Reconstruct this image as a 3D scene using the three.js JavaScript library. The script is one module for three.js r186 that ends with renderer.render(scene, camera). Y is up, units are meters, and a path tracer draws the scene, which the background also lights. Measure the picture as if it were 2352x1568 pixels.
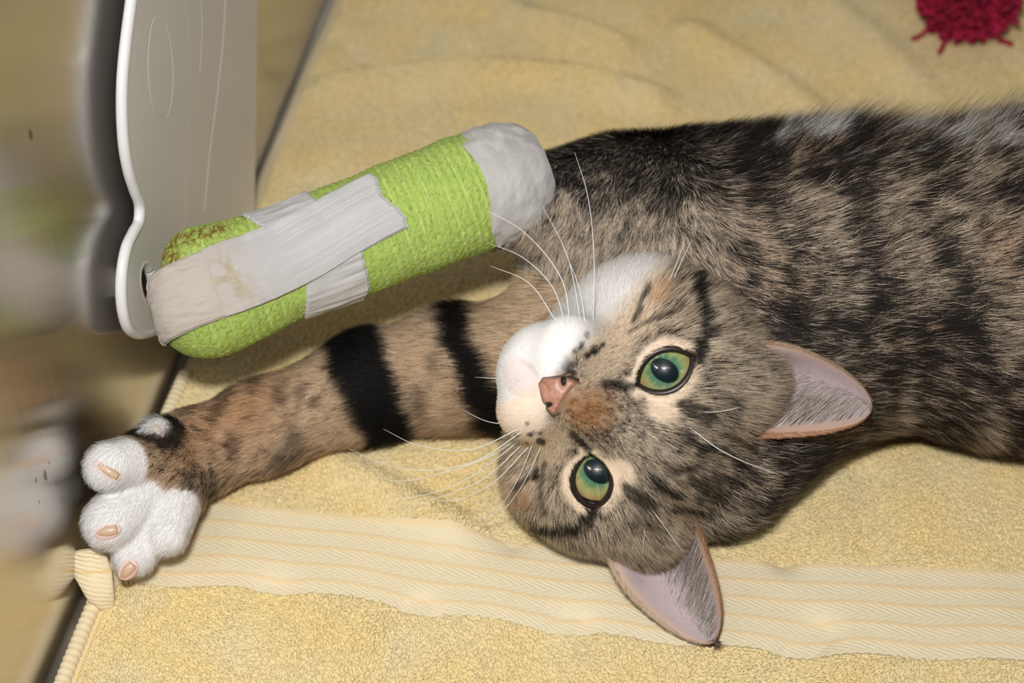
import * as THREE from 'three';
import { mergeGeometries } from 'three/addons/utils/BufferGeometryUtils.js';
import { RoundedBoxGeometry } from 'three/addons/geometries/RoundedBoxGeometry.js';
import { RectAreaLightUniformsLib } from 'three/addons/lights/RectAreaLightUniformsLib.js';

// ---------- camera, light, exposure ----------
const scene = new THREE.Scene();
const camera = new THREE.PerspectiveCamera(2 * Math.atan(784 / 4000) * 180 / Math.PI, 2352 / 1568, 0.02, 20);
camera.position.set(0, 0.4455, 0.4455);
camera.rotation.set(-Math.PI / 4, 0, 0);
camera.focus = 0.522;
camera.userData.fStop = 9.5;
const renderer = new THREE.WebGLRenderer({ antialias: true });
renderer.toneMapping = THREE.LinearToneMapping;
renderer.toneMappingExposure = 0.96;
renderer.shadowMap.enabled = true;
RectAreaLightUniformsLib.init();
scene.background = new THREE.Color(0.02, 0.02, 0.02);      // the dim ward in front of the open cage
const FLASH_AT = [-0.022, 0.515, 0.40], FLASH_POWER = 760;       // the flash head raised over the lens
const TUBE_AT = [-0.05, 1.75, 1.15], TUBE_POWER = 6;          // ceiling fluorescent tubes in front of the cage

// ---------- helpers ----------
const V3 = (x, y, z) => new THREE.Vector3(x, y, z);
const clamp = (x, a = 0, b = 1) => Math.min(b, Math.max(a, x));
const lerp = (a, b, t) => a + (b - a) * t;
const sstep = (a, b, x) => { const t = clamp((x - a) / (b - a)); return t * t * (3 - 2 * t); };
function rng(seed) { let s = seed >>> 0; return () => { s = (s + 0x6d2b79f5) | 0; let t = Math.imul(s ^ (s >>> 15), 1 | s); t = (t + Math.imul(t ^ (t >>> 7), 61 | t)) ^ t; return ((t ^ (t >>> 14)) >>> 0) / 4294967296; }; }
const hash3 = (x, y, z) => { let h = Math.imul(x, 374761393) ^ Math.imul(y, 668265263) ^ Math.imul(z, 2147483647 - 1274126177); h = Math.imul(h ^ (h >>> 13), 1274126177); h ^= h >>> 16; return (h >>> 0) / 4294967296; };
function noise(x, y, z) {                                      // value noise, 0..1
  const ix = Math.floor(x), iy = Math.floor(y), iz = Math.floor(z), f = (t) => t * t * (3 - 2 * t);
  const u = f(x - ix), v = f(y - iy), w = f(z - iz);
  const c = (a, b, d) => hash3(ix + a, iy + b, iz + d);
  return lerp(lerp(lerp(c(0, 0, 0), c(1, 0, 0), u), lerp(c(0, 1, 0), c(1, 1, 0), u), v), lerp(lerp(c(0, 0, 1), c(1, 0, 1), u), lerp(c(0, 1, 1), c(1, 1, 1), u), v), w);
}
const fbm = (x, y, z, n = 3) => { let s = 0, a = 0.5, t = 0; for (let i = 0; i < n; i++) { s += a * noise(x, y, z); t += a; x = x * 2.03 + 11.3; y = y * 2.03 + 5.7; z = z * 2.03 + 3.1; a *= 0.5; } return s / t; };
const lin1 = (c) => (c <= 0.04045 ? c / 12.92 : Math.pow((c + 0.055) / 1.055, 2.4));
const srgb = (r, g, b) => [lin1(r / 255), lin1(g / 255), lin1(b / 255)];
const mix3 = (a, b, t) => [lerp(a[0], b[0], t), lerp(a[1], b[1], t), lerp(a[2], b[2], t)];
const mul3 = (a, k) => [a[0] * k, a[1] * k, a[2] * k];
const used = {};
function numbered(name) { const n = used[name] = (used[name] ?? -1) + 1; return n ? name + '_' + String(n).padStart(3, '0') : name; }
function part(name, geometry, material, parent, label) {
  const m = new THREE.Mesh(geometry, material); m.name = numbered(name); m.castShadow = m.receiveShadow = true; parent.add(m);
  if (label) m.userData.label = label;
  return m;
}
function thing(name, label, category, at = [0, 0, 0]) {
  const g = new THREE.Group(); g.name = numbered(name); g.userData = { label, category }; g.position.set(...at); scene.add(g); return g;
}
function struct(name, geometry, material) { const m = part(name, geometry, material, scene); m.userData.kind = 'structure'; return m; }
const std = (o) => new THREE.MeshStandardMaterial({ side: THREE.DoubleSide, ...o });
const phys = (o) => new THREE.MeshPhysicalMaterial({ side: THREE.DoubleSide, ...o });
function geo(pos, idx, col, uv, nor) {
  const g = new THREE.BufferGeometry();
  g.setAttribute('position', new THREE.BufferAttribute(pos instanceof Float32Array ? pos : new Float32Array(pos), 3));
  if (col) g.setAttribute('color', new THREE.BufferAttribute(col instanceof Float32Array ? col : new Float32Array(col), 3));
  if (uv) g.setAttribute('uv', new THREE.BufferAttribute(uv instanceof Float32Array ? uv : new Float32Array(uv), 2));
  if (idx) g.setIndex(new THREE.BufferAttribute(idx instanceof Uint32Array ? idx : new Uint32Array(idx), 1));
  if (nor) g.setAttribute('normal', new THREE.BufferAttribute(nor instanceof Float32Array ? nor : new Float32Array(nor), 3)); else g.computeVertexNormals();
  return g;
}
// a surface f(u, v) -> [x, y, z] on an nu x nv grid
function sheet(f, nu, nv, colF, uvF) {
  const p = [], c = colF ? [] : null, t = [], ix = [];
  for (let j = 0; j <= nv; j++) for (let i = 0; i <= nu; i++) {
    const u = i / nu, v = j / nv; p.push(...f(u, v)); if (c) c.push(...colF(u, v)); t.push(...(uvF ? uvF(u, v) : [u, v]));
  }
  for (let j = 0; j < nv; j++) for (let i = 0; i < nu; i++) { const a = j * (nu + 1) + i, b = a + 1, d = a + nu + 1, e = d + 1; ix.push(a, b, e, a, e, d); }
  return geo(p, ix, c, t);
}
// a tube along points with a radius for each, round section, ends closed to a point
function tube(pts, rad, sides = 6, col) {
  const p = [], ix = [], c = col ? [] : null, n = pts.length, T = V3(), N = V3(), Bn = V3(), ref = V3(0, 1, 0);
  const P = pts.map((q) => (q.isVector3 ? q : V3(...q)));
  T.subVectors(P[Math.min(1, n - 1)], P[0]).normalize(); if (Math.abs(T.y) > 0.9) ref.set(1, 0, 0);
  N.crossVectors(T, ref).normalize();
  for (let i = 0; i < n; i++) {
    T.subVectors(P[Math.min(i + 1, n - 1)], P[Math.max(i - 1, 0)]).normalize();
    N.addScaledVector(T, -N.dot(T)).normalize(); Bn.crossVectors(T, N);
    const r = typeof rad === 'function' ? rad(i / (n - 1)) : rad;
    for (let k = 0; k < sides; k++) {
      const a = (k / sides) * 2 * Math.PI, ca = Math.cos(a) * r, sa = Math.sin(a) * r;
      p.push(P[i].x + N.x * ca + Bn.x * sa, P[i].y + N.y * ca + Bn.y * sa, P[i].z + N.z * ca + Bn.z * sa);
      if (c) c.push(...(typeof col === 'function' ? col(i / (n - 1)) : col));
    }
  }
  for (let i = 0; i < n - 1; i++) for (let k = 0; k < sides; k++) { const a = i * sides + k, b = i * sides + (k + 1) % sides; ix.push(a, b, b + sides, a, b + sides, a + sides); }
  for (let k = 1; k < sides - 1; k++) { ix.push(0, k + 1, k); const o = (n - 1) * sides; ix.push(o, o + k, o + k + 1); }
  return geo(p, ix, c);
}
const curve = (pts, n) => new THREE.CatmullRomCurve3(pts.map((q) => V3(...q)), false, 'centripetal').getPoints(n);
function dataTex(w, h, f, srgbSpace, rx = 1, ry = 1) {
  const d = new Uint8Array(w * h * 4);
  for (let y = 0; y < h; y++) for (let x = 0; x < w; x++) { const c = f(x / w, y / h, x, y), o = (y * w + x) * 4; for (let k = 0; k < 3; k++) d[o + k] = clamp(Math.round((c.length ? c[k] : c) * 255), 0, 255); d[o + 3] = 255; }
  const t = new THREE.DataTexture(d, w, h); t.wrapS = t.wrapT = THREE.RepeatWrapping; t.magFilter = THREE.LinearFilter; t.minFilter = THREE.LinearMipmapLinearFilter; t.generateMipmaps = true;
  if (srgbSpace) t.colorSpace = THREE.SRGBColorSpace;
  t.repeat.set(rx, ry); t.needsUpdate = true; return t;
}
// distance fields (any unit)
const smin = (a, b, k) => { const h = Math.max(k - Math.abs(a - b), 0) / k; return Math.min(a, b) - h * h * k * 0.25; };
const smax = (a, b, k) => -smin(-a, -b, k);
function ell(x, y, z, c, r) {
  const px = x - c[0], py = y - c[1], pz = z - c[2];
  const ax = px / r[0], ay = py / r[1], az = pz / r[2], bx = ax / r[0], by = ay / r[1], bz = az / r[2];
  const k0 = Math.sqrt(ax * ax + ay * ay + az * az), k1 = Math.sqrt(bx * bx + by * by + bz * bz);
  return k1 < 1e-9 ? -Math.min(r[0], r[1], r[2]) : k0 * (k0 - 1) / k1;
}
function cap(x, y, z, a, b, ra, rb) {
  const bx = b[0] - a[0], by = b[1] - a[1], bz = b[2] - a[2], px = x - a[0], py = y - a[1], pz = z - a[2];
  const h = clamp((px * bx + py * by + pz * bz) / (bx * bx + by * by + bz * bz));
  const dx = px - bx * h, dy = py - by * h, dz = pz - bz * h;
  return Math.sqrt(dx * dx + dy * dy + dz * dz) - (ra + (rb - ra) * h);
}
// surface nets over a distance field, sampled only near the surface; returns positions, normals and indices
function surfaceNets(sdf, lo, hi, cell) {
  const n = [0, 1, 2].map((k) => Math.ceil((hi[k] - lo[k]) / cell) + 1), [nx, ny, nz] = n, F = new Float32Array(nx * ny * nz).fill(1), K = 8;
  const id = (i, j, k) => (k * ny + j) * nx + i;
  for (let bz = 0; bz < nz; bz += K) for (let by = 0; by < ny; by += K) for (let bx = 0; bx < nx; bx += K) {
    const cd = sdf(lo[0] + (bx + K / 2) * cell, lo[1] + (by + K / 2) * cell, lo[2] + (bz + K / 2) * cell);
    const far = Math.abs(cd) > cell * K * 1.5;
    for (let k = bz; k < Math.min(bz + K, nz); k++) for (let j = by; j < Math.min(by + K, ny); j++) for (let i = bx; i < Math.min(bx + K, nx); i++)
      F[id(i, j, k)] = far ? cd : sdf(lo[0] + i * cell, lo[1] + j * cell, lo[2] + k * cell);
  }
  const at = new Map(), pos = [], ix = [], E = [[0, 1], [2, 3], [4, 5], [6, 7], [0, 2], [1, 3], [4, 6], [5, 7], [0, 4], [1, 5], [2, 6], [3, 7]];
  for (let k = 0; k < nz - 1; k++) for (let j = 0; j < ny - 1; j++) for (let i = 0; i < nx - 1; i++) {
    const b = id(i, j, k), v0 = F[b] < 0; const o = [b, b + 1, b + nx, b + nx + 1, b + nx * ny, b + nx * ny + 1, b + nx * ny + nx, b + nx * ny + nx + 1];
    let all = true; for (let q = 1; q < 8; q++) if ((F[o[q]] < 0) !== v0) { all = false; break; }
    if (all) continue;
    let sx = 0, sy = 0, sz = 0, m = 0;
    for (const [p, q] of E) { const fp = F[o[p]], fq = F[o[q]]; if ((fp < 0) === (fq < 0)) continue; const t = fp / (fp - fq); sx += lerp(p & 1, q & 1, t); sy += lerp((p >> 1) & 1, (q >> 1) & 1, t); sz += lerp((p >> 2) & 1, (q >> 2) & 1, t); m++; }
    at.set(b, pos.length / 3); pos.push(lo[0] + (i + sx / m) * cell, lo[1] + (j + sy / m) * cell, lo[2] + (k + sz / m) * cell);
  }
  const quad = (a, b, c, d, flip) => { if (a === undefined || b === undefined || c === undefined || d === undefined) return; flip ? ix.push(a, c, b, a, d, c) : ix.push(a, b, c, a, c, d); };
  for (let k = 1; k < nz - 1; k++) for (let j = 1; j < ny - 1; j++) for (let i = 1; i < nx - 1; i++) {
    const b = id(i, j, k), s = F[b] < 0;
    if ((F[b + 1] < 0) !== s) quad(at.get(b - nx - nx * ny), at.get(b - nx * ny), at.get(b), at.get(b - nx), !s);
    if ((F[b + nx] < 0) !== s) quad(at.get(b - 1 - nx * ny), at.get(b - nx * ny), at.get(b), at.get(b - 1), s);
    if ((F[b + nx * ny] < 0) !== s) quad(at.get(b - 1 - nx), at.get(b - nx), at.get(b), at.get(b - 1), !s);
  }
  const p = new Float32Array(pos), nor = new Float32Array(pos.length), e = cell * 0.5;
  for (let v = 0; v < p.length; v += 3) {
    for (let it = 0; it < 2; it++) {
      const x = p[v], y = p[v + 1], z = p[v + 2], d = sdf(x, y, z);
      let gx = sdf(x + e, y, z) - sdf(x - e, y, z), gy = sdf(x, y + e, z) - sdf(x, y - e, z), gz = sdf(x, y, z + e) - sdf(x, y, z - e);
      const l = Math.hypot(gx, gy, gz) || 1; gx /= l; gy /= l; gz /= l; nor[v] = gx; nor[v + 1] = gy; nor[v + 2] = gz;
      if (it === 0) { const s = clamp(d / Math.max(l / (2 * e), 0.4), -cell * 0.7, cell * 0.7); p[v] -= gx * s; p[v + 1] -= gy * s; p[v + 2] -= gz * s; }
    }
  }
  return { p, nor, ix: new Uint32Array(ix) };
}

// ---------- the cage: brushed steel, open towards the camera ----------
const WALL_AT = [-0.1221, 0, 0.0351], WALL_TURN = -0.1587;            // a point at the foot of the left wall, and how far the cage is turned from the camera
const cageAt = (u, y, s) => [WALL_AT[0] + 0.9874 * u + 0.158 * s, y, WALL_AT[2] + 0.158 * u - 0.9874 * s];   // u: out from the wall, s: along it into the cage
const steelGrain = dataTex(512, 256, (u, v, x, y) => { const a = hash3(x, 0, 1), b = hash3(x >> 2, y >> 6, 2), c = hash3(x >> 1, y >> 4, 3); return 0.16 + 0.02 * a + 0.015 * b + 0.01 * c; }, false, 3.3, 1);
const WALL_SPOTS = [[-0.0826, 0.0612, 0.0011, 0.0024], [-0.0788, 0.0627, 0.0005, 0.0008], [-0.0881, 0.0656, 0.0006, 0.0009], [-0.0896, 0.0577, 0.0005, 0.0006], [-0.049, 0.0245, 0.0012, 0.0022], [-0.0426, 0.155, 0.0011, 0.002]];   // dried brown specks on the left wall: along, up, half width, half height
const wallMap = dataTex(1440, 1120, (u, v) => {
  const s = u * 0.72 - 0.22, y = v * 0.56; let k = 0;
  if (s > -0.15 && s < 0.06 && y < 0.2) for (const [a, b, w, h] of WALL_SPOTS) k = Math.max(k, sstep(1.1, 0.5, Math.hypot((s - a) / w, (y - b) / h) + (hash3(Math.floor(s * 4000), Math.floor(y * 2500), 3) - 0.5) * 0.5));
  return mix3([0.80, 0.79, 0.77], [0.42, 0.34, 0.24], k * 0.85);
}, true);
const steelWall = phys({ color: 0xffffff, map: wallMap, metalness: 1, roughness: 1, roughnessMap: steelGrain, anisotropy: 1.0, anisotropyRotation: 0 });
const steel = std({ color: new THREE.Color(0.62, 0.60, 0.57), metalness: 1, roughness: 0.34 });
function cageBox(name, u0, u1, y0, y1, s0, s1, m) { const b = struct(name, new THREE.BoxGeometry(u1 - u0, y1 - y0, s1 - s0), m); b.position.set(...cageAt((u0 + u1) / 2, (y0 + y1) / 2, (s0 + s1) / 2)); b.rotation.y = WALL_TURN; return b; }
cageBox('floor', -0.012, 0.72, -0.012, 0, -0.22, 0.50, steel);
const wallLeft = cageBox('wall_left', -0.012, 0, 0, 0.56, -0.22, 0.50, steelWall);
cageBox('wall_right', 0.72, 0.732, 0, 0.56, -0.22, 0.50, steel);
cageBox('wall_back', -0.012, 0.732, 0, 0.56, 0.50, 0.512, steel);
cageBox('ceiling', -0.012, 0.732, 0.56, 0.572, -0.14, 0.512, steel);

// ---------- lamps ----------
{
  const f = thing('camera_flash', 'small white flash head raised above the camera, outside the picture', 'flash', FLASH_AT);
  const aim = V3(0.02, 0.03, 0.03).sub(V3(...FLASH_AT)).normalize(); f.quaternion.setFromUnitVectors(V3(0, 0, -1), aim);
  const housing = part('housing', new RoundedBoxGeometry(0.062, 0.036, 0.024, 3, 0.004), std({ color: 0x141414, roughness: 0.5 }), f); housing.position.z = 0.0125;
  const lens = part('flash_lamp_window', new RoundedBoxGeometry(0.046, 0.024, 0.002, 2, 0.0008), std({ color: 0xffffff, emissive: 0xffffff, emissiveIntensity: 8 }), f); lens.position.z = -0.0005;
  const L = new THREE.RectAreaLight(0xfffdfa, FLASH_POWER, 0.046, 0.024); L.name = 'flash'; L.position.z = -0.003; f.add(L);
  const c = thing('ceiling_lamp', 'twin tube fluorescent ceiling lamp of the ward, outside the picture', 'lamp', TUBE_AT);
  c.rotation.x = 0.5;
  part('housing', new RoundedBoxGeometry(1.25, 0.05, 0.24, 2, 0.01), std({ color: 0xe8e8e4, roughness: 0.5 }), c).position.y = 0.04;
  for (const z of [-0.06, 0.06]) {
    const t = part('tube_lamp', new THREE.CylinderGeometry(0.016, 0.016, 1.2, 16).rotateZ(Math.PI / 2), std({ color: 0xffffff, emissive: 0xfff6e6, emissiveIntensity: 8 }), c); t.position.z = z;
    const A = new THREE.RectAreaLight(0xfff4e2, TUBE_POWER, 1.2, 0.032); A.name = 'tube'; A.position.set(0, -0.018, z); A.rotation.x = -Math.PI / 2; c.add(A);
  }
}

// ---------- the towel ----------
const towel = thing('towel', 'yellow terry towel with a woven herringbone band spread under the cat', 'towel');
const FOLDS = [
  [[[-0.0757, -0.1424], [-0.0506, -0.15], [-0.0048, -0.1537], [0.0282, -0.1485], [0.0585, -0.135]], 0.0055, 0.008],
  [[[-0.0536, -0.2113], [-0.0295, -0.2096], [-0.0102, -0.2058], [0.0088, -0.1928], [0.0236, -0.1879], [0.0457, -0.1718]], 0.0045, 0.008],
  [[[0.0784, -0.1846], [0.0972, -0.1623], [0.1122, -0.147], [0.1257, -0.1233]], 0.0035, 0.008],
  [[[0.1397, -0.2045], [0.1556, -0.1814], [0.1689, -0.147]], 0.003, 0.009],
  [[[-0.0492, 0.0591], [-0.0253, 0.0743], [-0.0065, 0.0854], [0.0006, 0.0926]], -0.0016, 0.0055],
  [[[-0.0606, 0.0629], [-0.0397, 0.0743], [-0.0192, 0.0872]], 0.003, 0.008],
  [[[-0.0292, 0.1235], [-0.034, 0.1349], [-0.0399, 0.149], [-0.043, 0.17]], -0.0035, 0.006],
  [[[0.018, 0.1284], [0.0111, 0.1381], [0.0044, 0.149], [0.0, 0.17]], -0.0028, 0.006],
  [[[0.0942, 0.13], [0.0866, 0.1381], [0.0801, 0.149], [0.077, 0.17]], -0.002, 0.006],
  [[[0.118, 0.0667], [0.119, 0.0799], [0.1152, 0.0961]], -0.0018, 0.005],
  [[[-0.0759, 0.1151], [-0.0824, 0.13], [-0.0858, 0.1475]], -0.002, 0.007],
  [[[0.0749, 0.078], [0.0822, 0.0908], [0.0867, 0.1014]], -0.0018, 0.005]];
function towelHeight(x, z) {
  let h = 0.0035 + 0.0022 * (fbm(x * 16 + 3, z * 16, 1.5, 2) - 0.5) + 0.0012 * (fbm(x * 45, z * 45 + 9, 4, 2) - 0.5);
  for (const [p, a, w] of FOLDS) { const d = strokeDist(x, z, p); if (d < w * 3.2) h += a * 1.7 * Math.exp(-((d / w) ** 2)); }
  return Math.max(0.0014, h);
}
const along = (p, x) => { if (x <= p[0][0]) return p[0][1] + (x - p[0][0]) * 0.12; for (let i = 0; i < p.length - 1; i++) if (x <= p[i + 1][0]) { const t = (x - p[i][0]) / (p[i + 1][0] - p[i][0]); return lerp(p[i][1], p[i + 1][1], t); } const e = p[p.length - 1]; return e[1] + (x - e[0]) * 0.04; };
const smoothAlong = (p, x) => { let s = 0; for (let k = -3; k <= 3; k++) s += along(p, x + k * 0.006); return s / 7; };
const BAND_TOP = [[-0.0967, 0.078], [-0.0448, 0.0845], [0.0076, 0.0952], [0.0699, 0.1023], [0.1622, 0.107]], BAND_LOW = [[-0.109, 0.1126], [-0.0651, 0.1138], [-0.0292, 0.1218], [0.0299, 0.1317], [0.0669, 0.1365], [0.155, 0.1412]];
const bandTop = (x) => smoothAlong(BAND_TOP, x), bandLow = (x) => smoothAlong(BAND_LOW, x) + 0.0008 * Math.sin(x * 160);
const towelEdge = (z) => WALL_AT[0] + (WALL_AT[2] - z) * 0.16 + 0.0026 + 0.0016 * (noise(z * 45, 2, 7) - 0.5) + 0.0002 * sstep(0.1, 0.13, z);
const TOWEL_X1 = 0.30, TOWEL_Z0 = -0.29, TOWEL_Z1 = 0.205;
const terryTint = (x, z) => { const n = fbm(x * 60, z * 60, 2, 2); return mix3(srgb(242, 218, 156), srgb(236, 221, 180), n); };
{
  const NU = 200, NV = 240, pos = (u, v) => { const z = lerp(TOWEL_Z0, TOWEL_Z1, v), e = towelEdge(z), x = lerp(e, TOWEL_X1, u); const d = x - e, m = clamp((z - bandTop(x)) / 0.0015) * clamp((bandLow(x) - z) / 0.0015); return [x, towelHeight(x, z) * (d < 0.003 ? 0.6 + 0.4 * d / 0.003 : 1) - 0.0006 * m, z]; };
  const top = sheet(pos, NU, NV, (u, v) => { const z = lerp(TOWEL_Z0, TOWEL_Z1, v), x = lerp(towelEdge(z), TOWEL_X1, u); return x - towelEdge(z) < 0.008 ? srgb(240, 222, 184) : terryTint(x, z); });
  const weave = dataTex(256, 256, (u, v, x, y) => 0.5 + 0.25 * Math.sin(u * 2 * Math.PI * 32) * Math.sin(v * 2 * Math.PI * 32) + 0.25 * (hash3(x, y, 4) - 0.5), false, 16, 16);
  const edgeDrop = sheet((u, v) => { const z = lerp(TOWEL_Z0, TOWEL_Z1, v), p = pos(0, v); return [p[0] - 0.0012 * Math.sin(u * Math.PI), lerp(p[1], 0.0002, u), z]; }, 6, NV, () => srgb(238, 220, 182));
  part('towel_cloth', mergeGeometries([top, edgeDrop]), std({ vertexColors: true, roughness: 0.95, bumpMap: weave, bumpScale: 0.0003 }), towel);
  // the stitched hem along the edge at the wall, and the piece of it that the paw pushes up the steel
  const hem = []; for (let z = 0.02; z <= 0.2; z += 0.0006) { const x = towelEdge(z) + 0.0020; hem.push([x, towelHeight(x, z) + 0.0004, z]); }
  const ridged = (r0, k) => (t) => r0 * (1 + 0.08 * Math.sin(t * k));
  part('hem', tube(hem.map((q) => V3(...q)), ridged(0.0025, 480), 10, srgb(244, 226, 188)), std({ vertexColors: true, roughness: 0.95 }), towel, 'stitched pale hem along the wall');
  const flapL = [[0, -0.0006], [0.005, -0.0045], [0.0125, -0.0072], [0.017, -0.0079], [0.0206, -0.0060]], flapR = [[0, 0.0030], [0.005, 0.0037], [0.0125, 0.0043], [0.017, 0.0036], [0.0206, 0.0010]];
  const fg = sheet((u, v) => {
    const y = 0.0206 * Math.sin(v * Math.PI / 2), l = along(flapL, y), r = along(flapR, y), a = u * 2 * Math.PI, k = Math.sqrt(Math.max(0, 1 - Math.max(0, (v - 0.72) / 0.28) ** 2)), c = (l + r) / 2, w = (r - l) / 2 * k;
    const x = c + w * Math.sign(Math.cos(a)) * Math.abs(Math.cos(a)) ** 0.7; return [x, y, 0.0017 * (0.35 + 0.65 * k) * Math.sin(a) + 0.0016 * Math.sin(y * 260) - 34 * x * x + (Math.sin(a) > 0 ? 1 : 0) * (0.00016 * Math.sin((y + 0.35 * x) * 4200) - 0.0006 * Math.exp(-(((x - c - 0.0012) / 0.0012) ** 2)) + 0.0004 * (noise(x * 700, y * 700, 2) - 0.5))];
  }, 56, 70, (u, v) => { const y = 0.0206 * Math.sin(v * Math.PI / 2), q = y - 0.0138 + 0.0009 * Math.cos(u * 2 * Math.PI); return mix3(srgb(242, 226, 192), srgb(232, 196, 120), 0.8 * Math.exp(-((q / 0.0004) ** 2))); });
  fg.rotateX(-0.45); fg.rotateY(0.25); fg.translate(-0.1266, 0.0030, 0.1212);
  part('folded_corner', fg, std({ vertexColors: true, roughness: 0.95 }), towel, 'corner of the hem pushed up the wall by the paw');
  const stitch = []; for (let z = 0.118; z < 0.2; z += 0.0011) { const x = towelEdge(z) + 0.0062; const g = new THREE.CapsuleGeometry(0.00022, 0.0007, 3, 5); g.rotateX(Math.PI / 2); g.rotateY(0.5); g.translate(x, towelHeight(x, z) + 0.0006, z); stitch.push(g); }
  const st = part('stitching', mergeGeometries(stitch), std({ color: new THREE.Color(...srgb(236, 200, 96)), roughness: 0.7 }), towel); st.userData.kind = 'stuff';
}
// the flat woven band: herringbone between raised cords
{
  const CORDS = [0.035, 0.235, 0.44, 0.655, 0.85], NU = 1000, NV = 92, x1 = 0.25, x0 = -0.135;
  const at = (u, v) => { const x = lerp(x0, x1, u), e = towelEdge(bandTop(x) + 0.01); return Math.max(x, e + 0.002); };
  const relief = (x, v) => {
    let h = 0.0; for (const c of CORDS) h += 0.00042 * Math.exp(-(((v - c) * 33e-3 / 0.00055) ** 2)) * (0.8 + 0.2 * Math.sin(x * 2 * Math.PI / 0.0011));
    let i = 0; while (i < CORDS.length && v > CORDS[i]) i++; const a = i ? CORDS[i - 1] : -0.1, b = i < CORDS.length ? CORDS[i] : 1.05, m = (v - a) / (b - a), zig = Math.abs(m - 0.5) * 2;
    const ph = (x - 0.0085 * (1 - zig)) / 0.0033 , t = ph - Math.floor(ph); return h + 0.00030 * Math.pow(Math.sin(t * Math.PI), 0.7) * sstep(0, 0.12, Math.min(m, 1 - m)) + 0.00004 * noise(x * 6000, v * 160, 1);
  };
  const g = sheet((u, v) => { const x = at(u, v), z = lerp(bandTop(x), bandLow(x), v); return [x, towelHeight(x, z) + 0.0001 + relief(x, v), z]; }, NU, NV, (u, v) => { const x = at(u, v); let k = 0; for (const c of CORDS) k = Math.max(k, Math.exp(-(((v - c) * 33e-3 / 0.0008) ** 2))); const n = noise(x * 900, v * 60, 3); return mix3(mix3(srgb(241, 228, 198), srgb(237, 222, 186), n), srgb(244, 214, 164), k * 0.7); });
  part('woven_band', g, std({ vertexColors: true, roughness: 0.9 }), towel, 'flat herringbone band with raised cords');
}
// terry loops
{
  const loopGeo = (a) => tube([[-0.42, -0.3, 0], [-0.46, 0.30, 0.06], [-0.16 + a, 0.74, 0.14], [0.26 + a, 0.70, 0.12], [0.50, 0.28, -0.02], [0.42, -0.3, -0.05]].map((q) => V3(q[0], q[1], q[2]).multiplyScalar(0.00098)), 0.00039, 6);
  const r = rng(11), list = [];
  const step = 0.0009;
  for (let z = TOWEL_Z0 + 0.05; z < TOWEL_Z1 - 0.002; z += step) for (let x = towelEdge(z) + 0.005; x < TOWEL_X1 - 0.03; x += step) {
    const px = x + (r() - 0.5) * step * 1.1, pz = z + (r() - 0.5) * step * 1.1, bt = bandTop(px), bl = bandLow(px); if (pz > bt - 0.0004 && pz < bl + 0.0003) { r(); r(); continue; }
    if (pz > 0.085 && px - towelEdge(pz) < 0.0072) continue;
    list.push(px, pz);
  }
  const n = list.length / 2, half = Math.ceil(n / 2), mat = std({ roughness: 0.95, color: 0xffffff });
  const M = new THREE.Matrix4(), Q = new THREE.Quaternion(), E = new THREE.Euler(), S = V3(), C = new THREE.Color();
  for (let k = 0; k < 2; k++) {
    const cnt = k ? n - half : half, im = new THREE.InstancedMesh(loopGeo(k ? 0.16 : -0.1), mat, cnt); im.name = numbered('terry_pile'); im.userData.kind = 'stuff'; im.castShadow = im.receiveShadow = true;
    for (let i = 0; i < cnt; i++) {
      const x = list[(2 * i + k) * 2], z = list[(2 * i + k) * 2 + 1], flow = fbm(x * 25, z * 25, 8, 2) * 5 - 1.2, lean = 0.35 + 0.6 * r();
      E.set(lean * Math.sin(flow) * 0.7 + (r() - 0.5) * 0.5, flow + (r() - 0.5) * 1.3, -lean + (r() - 0.5) * 0.4, 'YXZ'); Q.setFromEuler(E); const s = 0.85 + 0.35 * r(); S.set(s, s * (0.85 + 0.3 * r()), s);
      M.compose(V3(x, towelHeight(x, z) - 0.0001, z), Q, S); im.setMatrixAt(i, M); const t = terryTint(x, z), b = 0.9 + 0.2 * r(); C.setRGB(Math.min(1, t[0] * b), Math.min(1, t[1] * b), Math.min(1, t[2] * b)); im.setColorAt(i, C);
    }
    towel.add(im);
  }
  console.log('loops', n);
}

// ---------- the cat: skeleton and distance field ----------
const HO = [0.0378, 0.0501, 0.0824];                                    // head centre; head axes: X to the cat's left, Y to its crown, Z to its nose; millimetres
const HX = [-0.5335, -0.7058, 0.4661], HY = [0.8303, -0.3319, 0.4478], HZ = [-0.1614, 0.6258, 0.7631];
const toHead = (x, y, z) => { const a = (x - HO[0]) * 1e3, b = (y - HO[1]) * 1e3, c = (z - HO[2]) * 1e3; return [a * HX[0] + b * HX[1] + c * HX[2], a * HY[0] + b * HY[1] + c * HY[2], a * HZ[0] + b * HZ[1] + c * HZ[2]]; };
const fromHead = (x, y, z) => [0, 1, 2].map((k) => HO[k] + (HX[k] * x + HY[k] * y + HZ[k] * z) * 1e-3);
const headDir = (x, y, z) => [0, 1, 2].map((k) => HX[k] * x + HY[k] * y + HZ[k] * z);
const EYE_R = 10.6;
const eyes = [-1, 1].map((s) => {
  const f = V3(s * Math.sin(0.14), 0.0, Math.cos(0.14)).normalize(), a = V3(s * 0.875, 0.485, 0); a.addScaledVector(f, -a.dot(f)).normalize();
  const up = V3().crossVectors(f, a).multiplyScalar(s).normalize();
  return { s, c: [s * 18.5, 0, 12.2], f: f.toArray(), a: a.toArray(), u: up.toArray() };
});
const LID = 9.3;
const lidUp = (a) => 6.4 * Math.pow(Math.max(0, 1 - (a / LID) ** 2), 0.72), lidDown = (a) => 6.0 * Math.pow(Math.max(0, 1 - (a / LID) ** 2), 0.78);
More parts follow.
